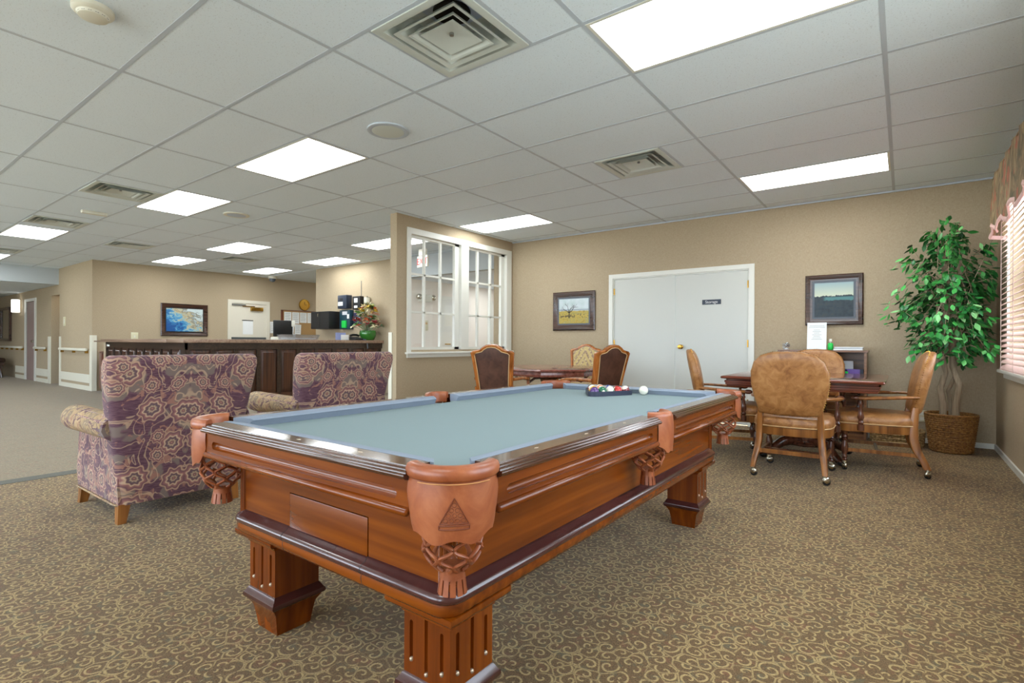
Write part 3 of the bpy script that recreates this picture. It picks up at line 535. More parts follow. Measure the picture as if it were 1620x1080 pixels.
# legs
for sx in (-1, 1):
    for sy in (-1, 1):
        lx, ly = sx*.3996, sy*.9574; hw = .082
        g = G(); studs = []
        za, zb = .125, .318
        for (nx, ny) in ((1, 0), (-1, 0), (0, 1), (0, -1)):
            n1 = Vector((nx, ny, 0)); u1 = Vector((-ny, nx, 0)); o = Vector((lx, ly, 0))+n1*hw
            if nx == sx or ny == sy:
                for k in (-1, 0, 1):
                    W_ = 2*hw/3; cz = (za+zb)/2; lo, hi = (.035, .158) if k == 0 else (.056, .138)
                    a, b = za+lo-cz, za+hi+.012-cz
                    g.slot(o+u1*(k*W_)+Vector((0, 0, cz)), (0, 0, 1), u1, n1, zb-za, W_, a, b, .0062, .009)
                    studs.append((o+u1*(k*W_)+Vector((0, 0, za+lo-.001)), n1))
            else: g.add([o-u1*hw+Vector((0, 0, za)), o+u1*hw+Vector((0, 0, za)), o+u1*hw+Vector((0, 0, zb)), o-u1*hw+Vector((0, 0, zb))], [(0, 1, 2, 3)])
        leg = obj('leg', g, 'pool_wood_z', pt, ang=30)
        obj('leg_capital', G().rects([(hw, hw, .298), (hw+.004, hw+.004, .300), (hw+.006, hw+.006, .306), (hw+.012, hw+.012, .314), (hw+.03, hw+.03, .324), (hw+.036, hw+.036, .332), (hw+.036, hw+.036, .345)], (lx, ly)), 'pool_wood_x', leg, ang=40)
        obj('leg_collar', G().rects([(hw, hw, .142), (hw+.004, hw+.004, .138), (hw+.012, hw+.012, .124), (hw+.016, hw+.016, .121), (hw+.018, hw+.018, .112), (hw+.014, hw+.014, .104), (hw+.006, hw+.006, .099)], (lx, ly)), 'mould_dark', leg, ang=40)
        obj('foot', G().rects([(.062, .062, 0), (.066, .066, .03), (.074, .074, .075), (.09, .09, .101)], (lx, ly)), 'pool_wood_z', leg, ang=25)
        for p, n1 in studs:
            q = G().sup((0, 0, 0), (.0062, .0062, .0062), 1, 1, 10, 6); q.xf(Matrix.Translation(p-n1*.001)); obj('stud', q, 'stud', leg)
# pockets
def arc(Q, r, a): return (Q[0]+r*cos(a), Q[1]+r*sin(a))
def net(cx, cy, zt, R, name='pocket_net'):
    g = G(); n = 12; prof = lambda t: R*(1.0+.05*sin(PI*t)-.5*max(0, (t-.58)/.42)**1.5)
    for i in range(n):
        P = []
        for k in range(25):
            t = k/24; th = 2*PI*i/n+(PI/n)*.97*cos(PI*4.5*t+PI*i)*(1 if t < .97 else .6); r = prof(t); P.append((cx+r*cos(th), cy+r*sin(th), zt-.108*t))
        g.tube(P, .0058, 6, flat=.8)
    return g, prof(1)
def tassel(cx, cy, zt, r):
    g = G(); n = 12; g.lathe([(r*.9, zt+.006), (r*.92, zt-.004), (r*.9, zt-.012), (r*.94, zt-.022)], (cx, cy, 0), 24)
    for i in range(n):
        a0, a1 = 2*PI*(i+.12)/n, 2*PI*(i+.88)/n; rings = []
        for zz, k in ((zt-.02, .94), (zt-.038, 1.02), (zt-.055, 1.1)):
            rings.append([(cx+r*k*cos(a), cy+r*k*sin(a), zz) for a in (a0, (a0+a1)/2, a1)]+[(cx+r*(k-.14)*cos(a), cy+r*(k-.14)*sin(a), zz) for a in (a1, (a0+a1)/2, a0)])
        g.loft(rings)
    return g
RIM = [(-.028, .685), (-.028, .722), (-.026, .733), (-.018, .7385), (-.006, .7385), (.004, .734), (.008, .724), (.008, .712), (.003, .706), (-.010, .704), (-.018, .685)]
def flap(Q, r, A0, HA, zb, z_top=.707, thick=.005):
    g = G(); n = 28; out = []; inn = []; rows = 5; rings = []
    for k in range(n+1):
        t = -1+2*k/n; a = A0+HA*t; b = zb(t); col = []
        for j in range(rows): z = z_top+(b-z_top)*j/(rows-1); col.append((*arc(Q, r+.004*sin(PI*j/(rows-1)), a), z))
        for j in reversed(range(rows)): z = z_top+(b-z_top)*j/(rows-1); col.append((*arc(Q, r-thick+.004*sin(PI*j/(rows-1)), a), z))
        rings.append(col)
    return g.loft(rings)
def emblem(Q, r, A0, zc):
    P = lambda s, z, d=.0: (*arc(Q, r+.0035+d, A0+s/r), z); g = G(); h = .027
    tri = [(-.03, zc-h), (.03, zc-h), (0, zc+h)]
    def line(a, b, rad=.0012): g.tube([P(a[0]+(b[0]-a[0])*k/6, a[1]+(b[1]-a[1])*k/6) for k in range(7)], rad, 5)
    for k in range(3): line(tri[k], tri[(k+1) % 3])
    line((-.032, zc-h-.004), (.032, zc-h-.004)); line((-.032, zc-h-.012), (.032, zc-h-.012)); line((-.032, zc-h-.004), (-.032, zc-h-.012)); line((.032, zc-h-.004), (.032, zc-h-.012))
    for row in range(4):
        for k in range(row+1):
            s, z = (k-row/2)*.0122, zc+h*.46-row*.0108; g.tube([P(s+.0046*cos(q*PI/4), z+.0046*sin(q*PI/4)) for q in range(8)], .0007, 4, closed=True)
    return g
zbc = lambda t: .577+.022*t*t+.006*cos(t*PI*3)+(.05*max(0, abs(t)-.8)/.2)
for sx, sy in ((1, -1), (1, 1), (-1, 1), (-1, -1)):
    dg = Vector((sx, sy)).normalized(); A0 = math.atan2(sy, sx); Q = (sx*H1-dg.x*.147, sy*H2-dg.y*.147); r = .100; HA = math.radians(76)
    rings = [[(*arc(Q, r+o, A0-HA+2*HA*k/24), z) for o, z in RIM] for k in range(25)]
    pk = obj('corner_pocket', G().loft(rings), 'pocket_leather', pt, ang=60)
    obj('pocket_flap', flap(Q, r+.001, A0, HA*.98, zbc), 'pocket_leather', pk, ang=60)
    st = G(); st.tube([(*arc(Q, r+.0075, A0-HA*.6+1.2*HA*k/20), .7035) for k in range(21)], .0012, 4); obj('stitching', st, 'thread', pk)
    obj('emblem', emblem(Q, r+.002, A0, .648), 'emboss', pk)
    nc = (sx*H1-dg.x*.135, sy*H2-dg.y*.135); ng, rr = net(nc[0], nc[1], .602, .062); ne = obj('pocket_net', ng, 'pocket_leather', pk, ang=60)
    obj('tassel', tassel(nc[0], nc[1], .494, rr), 'pocket_leather', ne, ang=40)
for sx in (1, -1):
    A0 = 0 if sx > 0 else PI; Q = (sx*(H1-.075), 0); r = .076; HA = math.radians(76)
    rings = [[(*arc(Q, r+o*.8, A0-HA+2*HA*k/20), z) for o, z in RIM] for k in range(21)]
    pk = obj('side_pocket', G().loft(rings), 'pocket_leather', pt, ang=60)
    obj('pocket_flap', flap((sx*(H1-.115), 0), .122, A0, math.radians(36), lambda t: .585+.035*t*t+.004*cos(t*PI*3), .722), 'pocket_leather', pk, ang=60)
    ng, rr = net(sx*(H1-.085), 0, .612, .056); ne = obj('pocket_net', ng, 'pocket_leather', pk, ang=60); obj('tassel', tassel(sx*(H1-.085), 0, .504, rr), 'pocket_leather', ne, ang=40)
# ---------------------------------------------------------------- rack and balls
BED = BZ; BR = .0272
dv = Vector((.469, .883, 0)).normalized(); nv = Vector((-dv.y, dv.x, 0))
cen = Vector((-.052, .492, 0))+nv*.101
ra = thing('ball_rack', 'dark blue triangular rack holding billiard balls on the pool cloth', 'ball rack', (cen.x, cen.y, BED+.0005), math.atan2(dv.y, dv.x))
def tri(s, n=5, rr=.03):
    o = []; R0 = s/math.sqrt(3)-2*rr
    for k in range(3):
        a0 = -PI/2-PI/3+k*2*PI/3; c = (R0*cos(a0), R0*sin(a0))
        for j in range(n+1): a = a0-PI/3+2*PI/3*j/n; o.append((c[0]+rr*cos(a), c[1]+rr*sin(a)))
    return o
o1, i1 = tri(.3155+.034, rr=.033), tri(.3165, rr=.0278)
obj('frame', G().loft([[(a, b, z) for a, b in p] for p, z in ((o1, 0), (o1, .027), (i1, .027), (i1, 0), (o1, 0))], False, False), 'rack_black', ra, ang=50)
cols = [(228, 178, 40), (30, 60, 140), (190, 40, 36), (80, 40, 110), (220, 110, 40), (24, 104, 70), (120, 34, 40), (20, 20, 22)]
bmesh_ball = mesh('billiard_ball', G().sup((0, 0, 0), (BR, BR, BR), 1, 1, 24, 14), 180); nm_ = ['yellow', 'blue', 'red', 'purple', 'orange', 'green', 'maroon', 'black']
def ballmat(i, striped):
    m = M('ball_%s_%s' % (nm_[i], 'striped' if striped else 'solid'), rough=.08, coat=.5); x, y, z = m.sep(m.co()); c = sr(*cols[i]); wh = sr(232, 226, 208)
    dot = m.sub(1.0, m.step(m.ma('SQRT', m.add(m.mul(y, y), m.mul(z, z))), .0085, .0092)); body = m.mix(m.step(m.ma('ABSOLUTE', z), .0148, .0153), c, wh) if striped else c
    m.set(col=m.mix(dot, body, wh)); return m.m
order = [(0, 0), (3, 0), (5, 1), (5, 0), (2, 0), (6, 1), (1, 1), (4, 0), (7, 0), (2, 1), (0, 1), (6, 0), (4, 1), (1, 0), (3, 1)]
posn = []
step_ = 2*BR+.0004
for row in range(5):
    for k in range(5-row): posn.append(((k-(4-row)/2)*step_, (row*.866-1.155*1.0)*step_))
rw = [0, 1, 2, 3, 4]; seq = [(3, 0), (5, 0), (5, 1), (2, 0), (6, 1), (0, 0), (4, 1), (1, 1), (6, 0), (0, 1), (4, 0), (1, 0), (2, 1), (3, 1), (7, 0)]
rm = Matrix.Rotation(math.atan2(dv.y, dv.x), 4, 'Z'); rowname = ['front row', 'second row', 'third row', 'fourth row', 'rear corner']
k_ = 0
for row in range(5):
    for k in range(5-row):
        i, stp = seq[k_]; p = rm @ Vector((*posn[k_], 0)); me = bmesh_ball.copy(); me.materials.clear(); me.materials.append(ballmat(i, stp))
        o = bpy.data.objects.new('billiard_ball', me); C.objects.link(o); o.location = (cen.x+p.x, cen.y+p.y, BED+BR+.0003); o.rotation_euler = (random.uniform(-1, 1), random.uniform(-.6, .6), random.uniform(-3, 3))
        tag(o, '%s %s billiard ball in the %s of the triangular rack' % ('striped' if stp else 'solid', nm_[i], rowname[row]), 'billiard ball', 'billiard balls in the rack'); k_ += 1
o = obj('cue_ball', bmesh_ball.copy(), None); o.data.materials.append(MT['cue_white'].m); o.location = (.060, .662, BED+BR+.0003); tag(o, 'ivory white cue ball resting beside the rack', 'billiard ball')

# ================================================================ ARMCHAIRS
def outline_pts(pts, n=6):
    """Catmull-Rom through a closed list"""
    o = []; N = len(pts)
    for i in range(N):
        p0, p1, p2, p3 = (Vector((*pts[(i+k) % N], 0)) for k in (-1, 0, 1, 2))
        for k in range(n):
            t = k/n; q = .5*((2*p1)+(p2-p0)*t+(2*p0-5*p1+4*p2-p3)*t*t+(3*p1-p0-3*p2+p3)*t**3); o.append((q.x, q.y))
    return o
def armchair(label, loc, rz):
    t = thing('armchair', label, 'armchair', loc, rz, 'plum floral armchairs by reception')
    # back: rounded slab, wider at the top, leaning backwards
    def sec(z, hw, yb, th, r=.05):
        return [(a, yb+th/2+b, z) for a, b in rrect(hw, th/2, min(r, th/2-.004), 4)]
    S_ = [(.10, .312, -.372, .10), (.25, .328, -.382, .14), (.45, .352, -.402, .17), (.65, .376, -.436, .17), (.80, .396, -.466, .16), (.86, .402, -.478, .15), (.895, .400, -.478, .135), (.912, .392, -.47, .11), (.921, .376, -.455, .07)]
    bk = obj('backrest', G().loft([sec(*q) for q in S_]), 'damask', t, ang=60)
    pp = [(sx*x_, y_-.002, z_) for sx, seq in ((-1, S_), (1, S_[::-1])) for z_, x_, y_, th in seq[:-1 if sx < 0 else None] if z_ < .9]
    # seat box and cushion
    obj('seat_base', G().rbox(-.30, .30, -.34, .33, .10, .30, r=.03, seg=3), 'damask', t, ang=60)
    obj('seat_cushion', G().sup((0, .045, .375), (.265, .30, .085), .35, .3, 32, 12), 'damask', t, ang=60)
    for sx in (-1, 1):
        prof = [(.245, .10), (.318, .10), (.325, .20), (.315, .40), (.312, .455), (.345, .46), (.385, .485), (.402, .525), (.392, .568), (.36, .595), (.32, .598), (.28, .58), (.258, .545), (.25, .45)]
        rings = []
        for y_, k in ((-.36, .94), (-.30, .98), (-.1, 1.0), (.15, 1.0), (.30, 1.0), (.335, .985), (.35, .95)):
            rings.append([(sx*(.31+(a-.31)*k), y_, .10+(b-.10)*(1-(1-k)*.35)+(0 if y_ > -.2 else -.0)) for a, b in prof])
        obj('arm', G().loft(rings), 'damask', t, ang=50)
        g = G(); g.sup((sx*.327, .02, .528), (.076, .355, .073), .45, 1, 18, 14)
        q = G(); q.loft([[(sx*.327+r_*.076*cos(a*PI/9), y_, .528+r_*.073*sin(a*PI/9)) for a in range(18)] for y_, r_ in ((-.36, .7), (-.33, .92), (-.2, 1.0), (.1, 1.02), (.30, 1.06), (.345, 1.04), (.362, .95), (.368, .8))])
        obj('arm_roll', q, 'damask_arm', t, ang=60)
        for sy in (-1, 1):
            x_, y_ = sx*.29, (.30 if sy > 0 else -.335)
            obj('leg', G().loft([[(x_+sx*o+a, y_+o2+b, z) for a, b in rrect(h_, h_)] for h_, z, o, o2 in ((.02, 0, .014, -.012 if sy < 0 else .01), (.029, .105, 0, 0))]), 'chair_wood', t)
    z_ = .1; pl = [(a, b-.0, z_) for a, b in rrect(.326, .355, .03, 3)]
    obj('piping', G().tube(pl, .006, 6, closed=True), 'damask_arm', t)
    return t
armchair('plum floral armchair seen from behind, nearest the left side', (-2.472, -1.0, 0), PI/2)
armchair('plum floral armchair seen from behind, between the first one and the partition', (-2.47, .12, 0), PI/2-.03)

# ================================================================ LEATHER GAME CHAIRS
def turned(g, x, y, z0, z1, r, prof=None):
    P = prof or [(0, .55), (.06, .8), (.1, .5), (.14, .85), (.2, .6), (.35, 1.0), (.5, .95), (.62, .6), (.66, .95), (.7, .6), (.74, 1.0), (.8, .65), (.84, 1), (1, 1)]
    g.lathe([(r*k, z0+(z1-z0)*t) for t, k in P], (x, y, 0), 14); return g
def caster(parent, x, y, ang=0):
    g = G().lathe([(.017, .075), (.018, .06), (.014, .056), (.008, .05), (.008, .04)], (x, y, 0), 12); c_ = obj('caster', g, 'chrome', parent)
    g2 = G().lathe([(.024, -.011), (.026, -.006), (.026, .006), (.024, .011)], n=16); g2.xf(Matrix.Translation((x+.008, y, .026)) @ Matrix.Rotation(ang, 4, 'Z') @ Matrix.Rotation(PI/2, 4, 'X')); obj('wheel', g2, 'rubber', c_)
    g3 = G().sup((0, 0, 0), (.029, .018, .026), 1, 1, 14, 8); g3.xf(Matrix.Translation((x+.006, y, .036)) @ Matrix.Rotation(ang, 4, 'Z')); obj('hood', g3, 'chrome', c_)
def game_chair():
    t = thing('game_chair', 'x', 'chair', (0, 0, 0), 0, 'tan leather chairs around the square game table')
    # balloon back, leaning
    half = [(.0, .945), (.10, .940), (.18, .915), (.232, .865), (.258, .79), (.260, .70), (.246, .62), (.222, .54), (.204, .475)]
    ol = half+[(.10, .466), (0, .464), (-.10, .466)]+[(-a, b) for a, b in half[:0:-1]]
    lean = lambda z: -.235-(z-.46)*.20
    yb = lambda x, z: lean(z)-.03*(1-(x/.26)**2)
    cz = .70
    def ring(k, d): return [(a*k, yb(a*k, cz+(b-cz)*k)+d, cz+(b-cz)*k) for a, b in ol]
    rg = [ring(.35, -.036), ring(.7, -.034), ring(.93, -.03), ring(.985, -.022), ring(1.0, -.008), ring(1.0, .012), ring(.975, .03), ring(.9, .042), ring(.6, .05), ring(.3, .052)]
    bk = obj('backrest', G().loft(rg), 'tan_leather', t, ang=60)
    ns = G(); L = ring(1.004, .014); L = [L[i] for i in range(len(L))]
    P = []
    for i in range(len(L)):
        a, b = Vector(L[i]), Vector(L[(i+1) % len(L)]); n = max(1, int((b-a).length/.016))
        for k in range(n): P.append(a+(b-a)*k/n)
    for p in P: ns.add([p+Vector(q)*.0045 for q in ((1, 0, 0), (-1, 0, 0), (0, 1, 0), (0, -1, 0), (0, 0, 1), (0, 0, -1))], [(0, 2, 4), (2, 1, 4), (1, 3, 4), (3, 0, 4), (2, 0, 5), (1, 2, 5), (3, 1, 5), (0, 3, 5)])
    tag(obj('nailheads', ns, 'brass', bk), kind='stuff')
    # seat
    sp = [(-.215, -.235), (.215, -.235), (.262, .10), (.25, .23), (.15, .262), (-.15, .262), (-.25, .23), (-.262, .10)]
    so = outline_pts(sp, 4); sc_ = lambda k, z: [(a*k, b*k, z) for a, b in so]
    obj('seat', G().loft([sc_(.99, .375), sc_(1.01, .385), sc_(1.012, .41), sc_(.98, .44), sc_(.86, .456), sc_(.6, .464), sc_(.25, .467)]), 'tan_leather', t, ang=60)
    obj('welt', G().tube([(a*1.008, b*1.008, .381) for a, b in so], .0045, 5, closed=True), 'piping', t)
    fr_ = G(); fr_.loft([sc_(.985, .315), sc_(.99, .32), sc_(.99, .374), sc_(.8, .376)]); obj('seat_frame', fr_, 'chair_wood', t)
    for sx in (-1, 1):
        # sabre rear leg, continues up as the back post
        path = [(.238, -.315, .068, .021), (.232, -.295, .12, .023), (.218, -.255, .20, .026), (.208, -.235, .28, .027), (.204, -.232, .36, .026), (.202, -.238, .44, .024), (.200, -.248, .52, .02)]
        g = G().loft([[(sx*x_+a, y_+b, z_) for a, b in rrect(h_*.82, h_*1.1, .006, 2)] for x_, y_, z_, h_ in path]); lg = obj('leg', g, 'chair_wood', t, ang=50); caster(t, sx*.238, -.318, .6*sx)
        g = turned(G(), sx*.222, .205, .07, .335, .026); obj('leg', g, 'dark_turned', t, ang=50); caster(t, sx*.222, .205, -.4*sx)
        # arm and support
        ap = [(.228, -.262, .60), (.262, -.18, .598), (.29, -.05, .59), (.296, .06, .585), (.288, .13, .583)]
        obj('armrest', G().tube([(sx*a, b, c_) for a, b, c_ in ap], [.018, .02, .022, .025, .022], 10, flat=.62), 'chair_wood', t, ang=60)
        obj('arm_scroll', G().sup((sx*.287, .135, .583), (.034, .036, .02), 1, 1, 14, 8), 'dark_turned', t, ang=60)
        g = turned(G(), sx*.274, .10, .33, .57, .024, [(0, 1.0), (.18, 1.0), (.2, .65), (.26, .95), (.32, .6), (.42, 1.0), (.55, .8), (.8, .42), (.86, .7), (.92, .45), (1, .6)]); obj('arm_post', g, 'dark_turned', t, ang=50)
        obj('stretcher', G().loft([[(sx*(.224+(y_+.27)*-.01)+a, y_, .165+b) for a, b in rrect(.009, .014)] for y_ in (-.262, .2)]), 'chair_wood', t)
    bx('stretcher', 'chair_wood', t, -.22, .22, -.275, -.255, .175, .205); bx('stretcher', 'dark_turned', t, -.215, .215, -.02, .0, .155, .172)
    return t
gc0 = game_chair(); gc0.location = (.628, 2.29, 0); gc0['label'] = 'tan leather game chair with its rounded back to the camera'
dup(gc0, (1.12, 2.85, 0), PI/2+.08-.0, 'tan leather game chair seen in profile beside the potted tree')
dup(gc0, (.02, 2.78, 0), -PI/2+.28, 'tan leather game chair on the door side of the square table')
dup(gc0, (.572, 3.72, 0), PI+.02, 'tan leather game chair on the far side of the square table before the bookcase')
# ---------------------------------------------------------------- square game table
gt = thing('game_table', 'square reddish-brown game table with stepped moulded edge among tan chairs', 'table', (.61, 3.03, 0))
obj('table_top', G().rects([(.575, .575, .694), (.588, .588, .698), (.592, .592, .706), (.588, .588, .715), (.578, .578, .72)], r=.02), 'game_top', gt, ang=40)
obj('apron', G().rects([(.545, .545, .625), (.548, .548, .632), (.548, .548, .642), (.556, .556, .646), (.556, .556, .660), (.562, .562, .664), (.562, .562, .680), (.550, .550, .684), (.550, .550, .694)], r=.01), 'game_top', gt, ang=30)
obj('column', G().rects([(.085, .085, .12), (.09, .09, .2), (.07, .07, .26), (.07, .07, .5), (.1, .1, .56), (.13, .13, .625)], r=.02), 'dark_turned', gt, ang=40)
for k in range(4):
    a = PI/4+k*PI/2; c_ = (.17*cos(a), .17*sin(a))
    obj('turned_post', turned(G(), c_[0], c_[1], .12, .625, .032), 'dark_turned', gt, ang=50)
    pth = [(.05, .14), (.14, .15), (.24, .13), (.33, .075), (.39, .04), (.43, .03), (.45, .045)]
    obj('claw_foot', G().tube([(r_*cos(a), r_*sin(a), z_) for r_, z_ in pth], [.05, .05, .042, .034, .03, .028, .018], 10), 'dark_turned', gt, ang=60)
    obj('foot_ball', G().sup((.42*cos(a), .42*sin(a), .024), (.034, .034, .024), 1, 1, 12, 8), 'rubber', gt, ang=60)
obj('base_plate', G().lathe([(.16, .10), (.17, .11), (.17, .125), (.14, .14)], n=8), 'dark_turned', gt)

# ================================================================ CARVED CHAIRS AND OCTAGONAL TABLE
def carved_chair(front):
    t = thing('carved_chair', 'x', 'chair', (0, 0, 0), 0, 'carved high-back chairs at the octagonal table')
    half = [(0, .985), (.05, .980), (.095, .958), (.125, .935), (.165, .925), (.20, .918), (.222, .90), (.215, .85), (.20, .72), (.188, .58), (.18, .47)]
    ol = half+[(-a, b) for a, b in half[::-1]][:-1]
    lean = lambda z: -.235-(z-.46)*.24; cz = .72
    def ring(k, d, ky=None): return [(a*k, lean(cz+(b-cz)*(ky or k))+d, cz+(b-cz)*(ky or k)) for a, b in ol]
    rg = [ring(.80, -.020, .88), ring(.82, -.026, .89), ring(.9, -.03, .94), ring(.97, -.026, .98), ring(1, -.014), ring(1, .014), ring(.97, .026, .98), ring(.9, .03, .94), ring(.82, .026, .89), ring(.80, .02, .88)]
    fo = obj('back_frame', G().loft(rg+[rg[0]], False, False), 'carved_wood', t, ang=50)
    obj('back_panel', G().loft([ring(.3, -.022, .3), ring(.7, -.022, .8), ring(.81, -.018, .885)], True, False), 'brown_leather', fo, ang=60)
    obj('front_panel', G().loft([ring(.3, .034, .3), ring(.7, .032, .8), ring(.81, .018, .885)], True, False), front, fo, ang=60)
    obj('gimp', G().tube(ring(.80, -.026, .88), .0045, 5, closed=True), 'piping', fo)
    obj('seat', G().sup((0, 0, .43), (.24, .24, .05), .35, .35, 28, 8), front, t, ang=60); obj('seat_frame', G().rbox(-.235, .235, -.235, .235, .34, .40, r=.012), 'carved_wood', t)
    for sx in (-1, 1):
        obj('leg', G().tube([(sx*.20, -.225, .36), (sx*.20, -.235, .2), (sx*.205, -.27, .0)], [.024, .022, .02], 8), 'carved_wood', t, ang=50)
        obj('leg', G().tube([(sx*.205, .205, .37), (sx*.225, .225, .28), (sx*.205, .21, .12), (sx*.215, .23, .0)], [.034, .032, .02, .026], 10), 'carved_wood', t, ang=50)
        obj('back_post', G().tube([(sx*.188, -.225, .36), (sx*.188, lean(.55), .56)], [.022, .02], 8), 'carved_wood', t, ang=50)
        obj('armrest', G().tube([(sx*.195, lean(.64)+.01, .64), (sx*.25, -.1, .645), (sx*.262, .04, .63), (sx*.25, .12, .62)], [.016, .017, .02, .022], 8), 'carved_wood', t, ang=50)
        obj('arm_post', G().tube([(sx*.25, .10, .61), (sx*.262, .08, .52), (sx*.235, .06, .37)], [.015, .018, .02], 8), 'carved_wood', t, ang=50)
    return t
TC = Vector((-1.99, 2.80, 0))
def face(p): d = TC-Vector(p); return math.atan2(d.y, d.x)-PI/2
ca = carved_chair('tapestry'); p = (-2.03, 1.98, 0); ca.location = p; ca.rotation_euler = (0, 0, .37); ca['label'] = 'carved chair with brown leather back nearest the partition window'
p = (-1.28, 2.46, 0); dup(ca, p, 1.22, 'carved chair with brown leather back in front of the white double doors')
p = (-2.08, 3.66, 0); dup(ca, p, face(p)+.1, 'carved chair showing its beige tapestry front beyond the octagonal table')
ot = thing('octagonal_table', 'octagonal reddish wooden table with a white tag on its edge', 'table', (TC.x, TC.y, 0), math.radians(-67.5+22.5+3))
def octs(prof): return G().lathe([(r_/cos(PI/8), z_) for r_, z_ in prof], n=8, ph=PI/8)
obj('table_top', octs([(.585, .692), (.60, .696), (.605, .704), (.60, .716), (.59, .72)]), 'left_top', ot, ang=25); obj('apron', octs([(.555, .635), (.565, .64), (.57, .66), (.565, .685), (.57, .692)]), 'left_top', ot, ang=25)
tg = bx('tag', 'paper', ot, -.07, .07, -.003, .003, .645, .69); a = math.radians(-22.5); tg.rotation_euler = (0, 0, PI/2+a); tg.location = (.575*cos(a), .575*sin(a), 0)
obj('pedestal', G().lathe([(.12, .05), (.14, .09), (.07, .14), (.06, .3), (.09, .4), (.06, .5), (.1, .58), (.16, .636)], n=20), 'dark_turned', ot, ang=50)
for k in range(4):
    a = PI/4+k*PI/2; obj('foot', G().tube([(r_*cos(a), r_*sin(a), z_) for r_, z_ in ((.05, .1), (.2, .12), (.33, .05), (.42, .025))], [.045, .04, .03, .024], 10), 'dark_turned', ot, ang=60)
    s_ = G().tube([(r_*cos(a), r_*sin(a), z_) for r_, z_ in ((.1, .60), (.3, .605), (.42, .57), (.5, .635))], .014, 8); obj('bracket', s_, 'dark_turned', ot, ang=60)

# ================================================================ BOOKCASE CORNER
bc = thing('bookcase', 'low open brown bookcase against the back wall', 'bookcase', (.60, 4.285, 0))
BW, BD, BH = .405, .15, .935
for nm, a in (('side_panel', (-BW, -BW+.022, -BD, BD, 0, BH-.02)), ('side_panel', (BW-.022, BW, -BD, BD, 0, BH-.02)), ('top', (-BW-.012, BW+.012, -BD-.01, BD, BH-.02, BH)), ('back_panel', (-BW+.022, BW-.022, BD-.012, BD, .05, BH-.02)),
              ('shelf', (-BW+.022, BW-.022, -BD+.005, BD-.012, .64, .66)), ('shelf', (-BW+.022, BW-.022, -BD+.005, BD-.012, .34, .36)), ('plinth', (-BW+.022, BW-.022, -BD+.02, BD-.012, 0, .07))): bx(nm, 'shelf_wood', bc, *a)
def at(name, label, cat, loc, parts, rz=0, group=None):
    t = thing(name, label, cat, loc, rz, group)
    for nm, g, m_ in parts: obj(nm, g, m_, t, ang=40)
    return t
s_ = G().box(-.092, .092, -.001, .001, .0, .30); s_.xf(Matrix.Rotation(-.13, 4, 'X'))
ft = G().box(-.092, .092, -.04, .075, 0, .004)
ln_ = G()
for k, w_ in enumerate((.07, .078, .03, .04, .025, .045, .03, .04, .05)): ln_.box(-w_, w_, -.0022, -.001, .262-k*.017-(k > 1)*.012, .265-k*.017-(k > 1)*.012)
ln_.xf(Matrix.Rotation(-.13, 4, 'X'))
at('sign_holder', 'white printed notice in a clear stand on top of the bookcase', 'sign', (.545, 4.245, BH+.001), [('sheet', s_, 'paper'), ('base', ft, 'clear_plastic'), ('printed_lines', ln_, 'metal_grey')])
at('sanitizer_bottle', 'small clear bottle of green gel beside the notice', 'bottle', (.675, 4.26, BH+.001), [('body', G().lathe([(.024, 0), (.027, .004), (.027, .06), (.02, .075)], n=16), 'neon_green'), ('neck', G().lathe([(.022, .07), (.011, .086), (.011, .092)], n=14), 'clear_plastic'), ('cap', G().lathe([(.014, .09), (.014, .116), (.012, .119)], n=14), 'plastic_white')])
at('magazine_stack', 'thin stack of grey and white magazines on the bookcase', 'magazine', (.84, 4.26, BH+.001), [('magazine', G().box(-.13, .13, -.1, .1, 0, .012), 'paper'), ('magazine', G().box(-.125, .128, -.098, .095, .013, .026), 'metal_grey'), ('magazine', G().box(-.12, .132, -.1, .09, .027, .034), 'paper')])
at('game_box', 'white and blue game box leaning on the bookcase shelf', 'box', (.82, 4.30, .661), [('box', G().rbox(-.06, .06, -.015, .015, 0, .16, r=.003), 'cardboard_white'), ('label_band', G().box(-.05, .05, -.017, -.0152, .03, .075), 'cardboard_blue')])
at('game_box', 'violet box with dark end on the bookcase shelf', 'box', (.905, 4.25, .662+.02), [('box', G().rbox(-.075, .04, -.05, .05, 0, .055, r=.003), 'cardboard_violet'), ('end_cap', G().box(.04, .07, -.05, .05, 0, .055), 'navy')])
at('game_box', 'flat white box under the violet one on the shelf', 'box', (.915, 4.24, .6605), [('box', G().rbox(-.06, .065, -.06, .06, 0, .019, r=.003), 'cardboard_white'), ('lid_line', G().box(-.061, .066, -.0605, .0605, .011, .012), 'metal_grey')])
at('game_box', 'bright green card box on the bookcase shelf', 'box', (.79, 4.20, .6605), [('box', G().rbox(-.05, .05, -.04, .04, 0, .05, r=.003), 'neon_green'), ('lid', G().rbox(-.0515, .0515, -.0415, .0415, .032, .0515, r=.003), 'neon_green')])
cg = G()
for k in range(9): cg.sup((random.uniform(-.03, .03), random.uniform(-.02, .02), random.uniform(.01, .055)), (.018, .016, .02), 1, 1, 7, 5)
at('crystal_ornament', 'crumpled clear crystal ornament on the left end of the bookcase', 'ornament', (.245, 4.27, BH+.012), [('crystals', cg, 'clear_plastic'), ('base', G().lathe([(.03, -.011), (.032, .0), (.028, .008)], n=14), 'clear_plastic')])
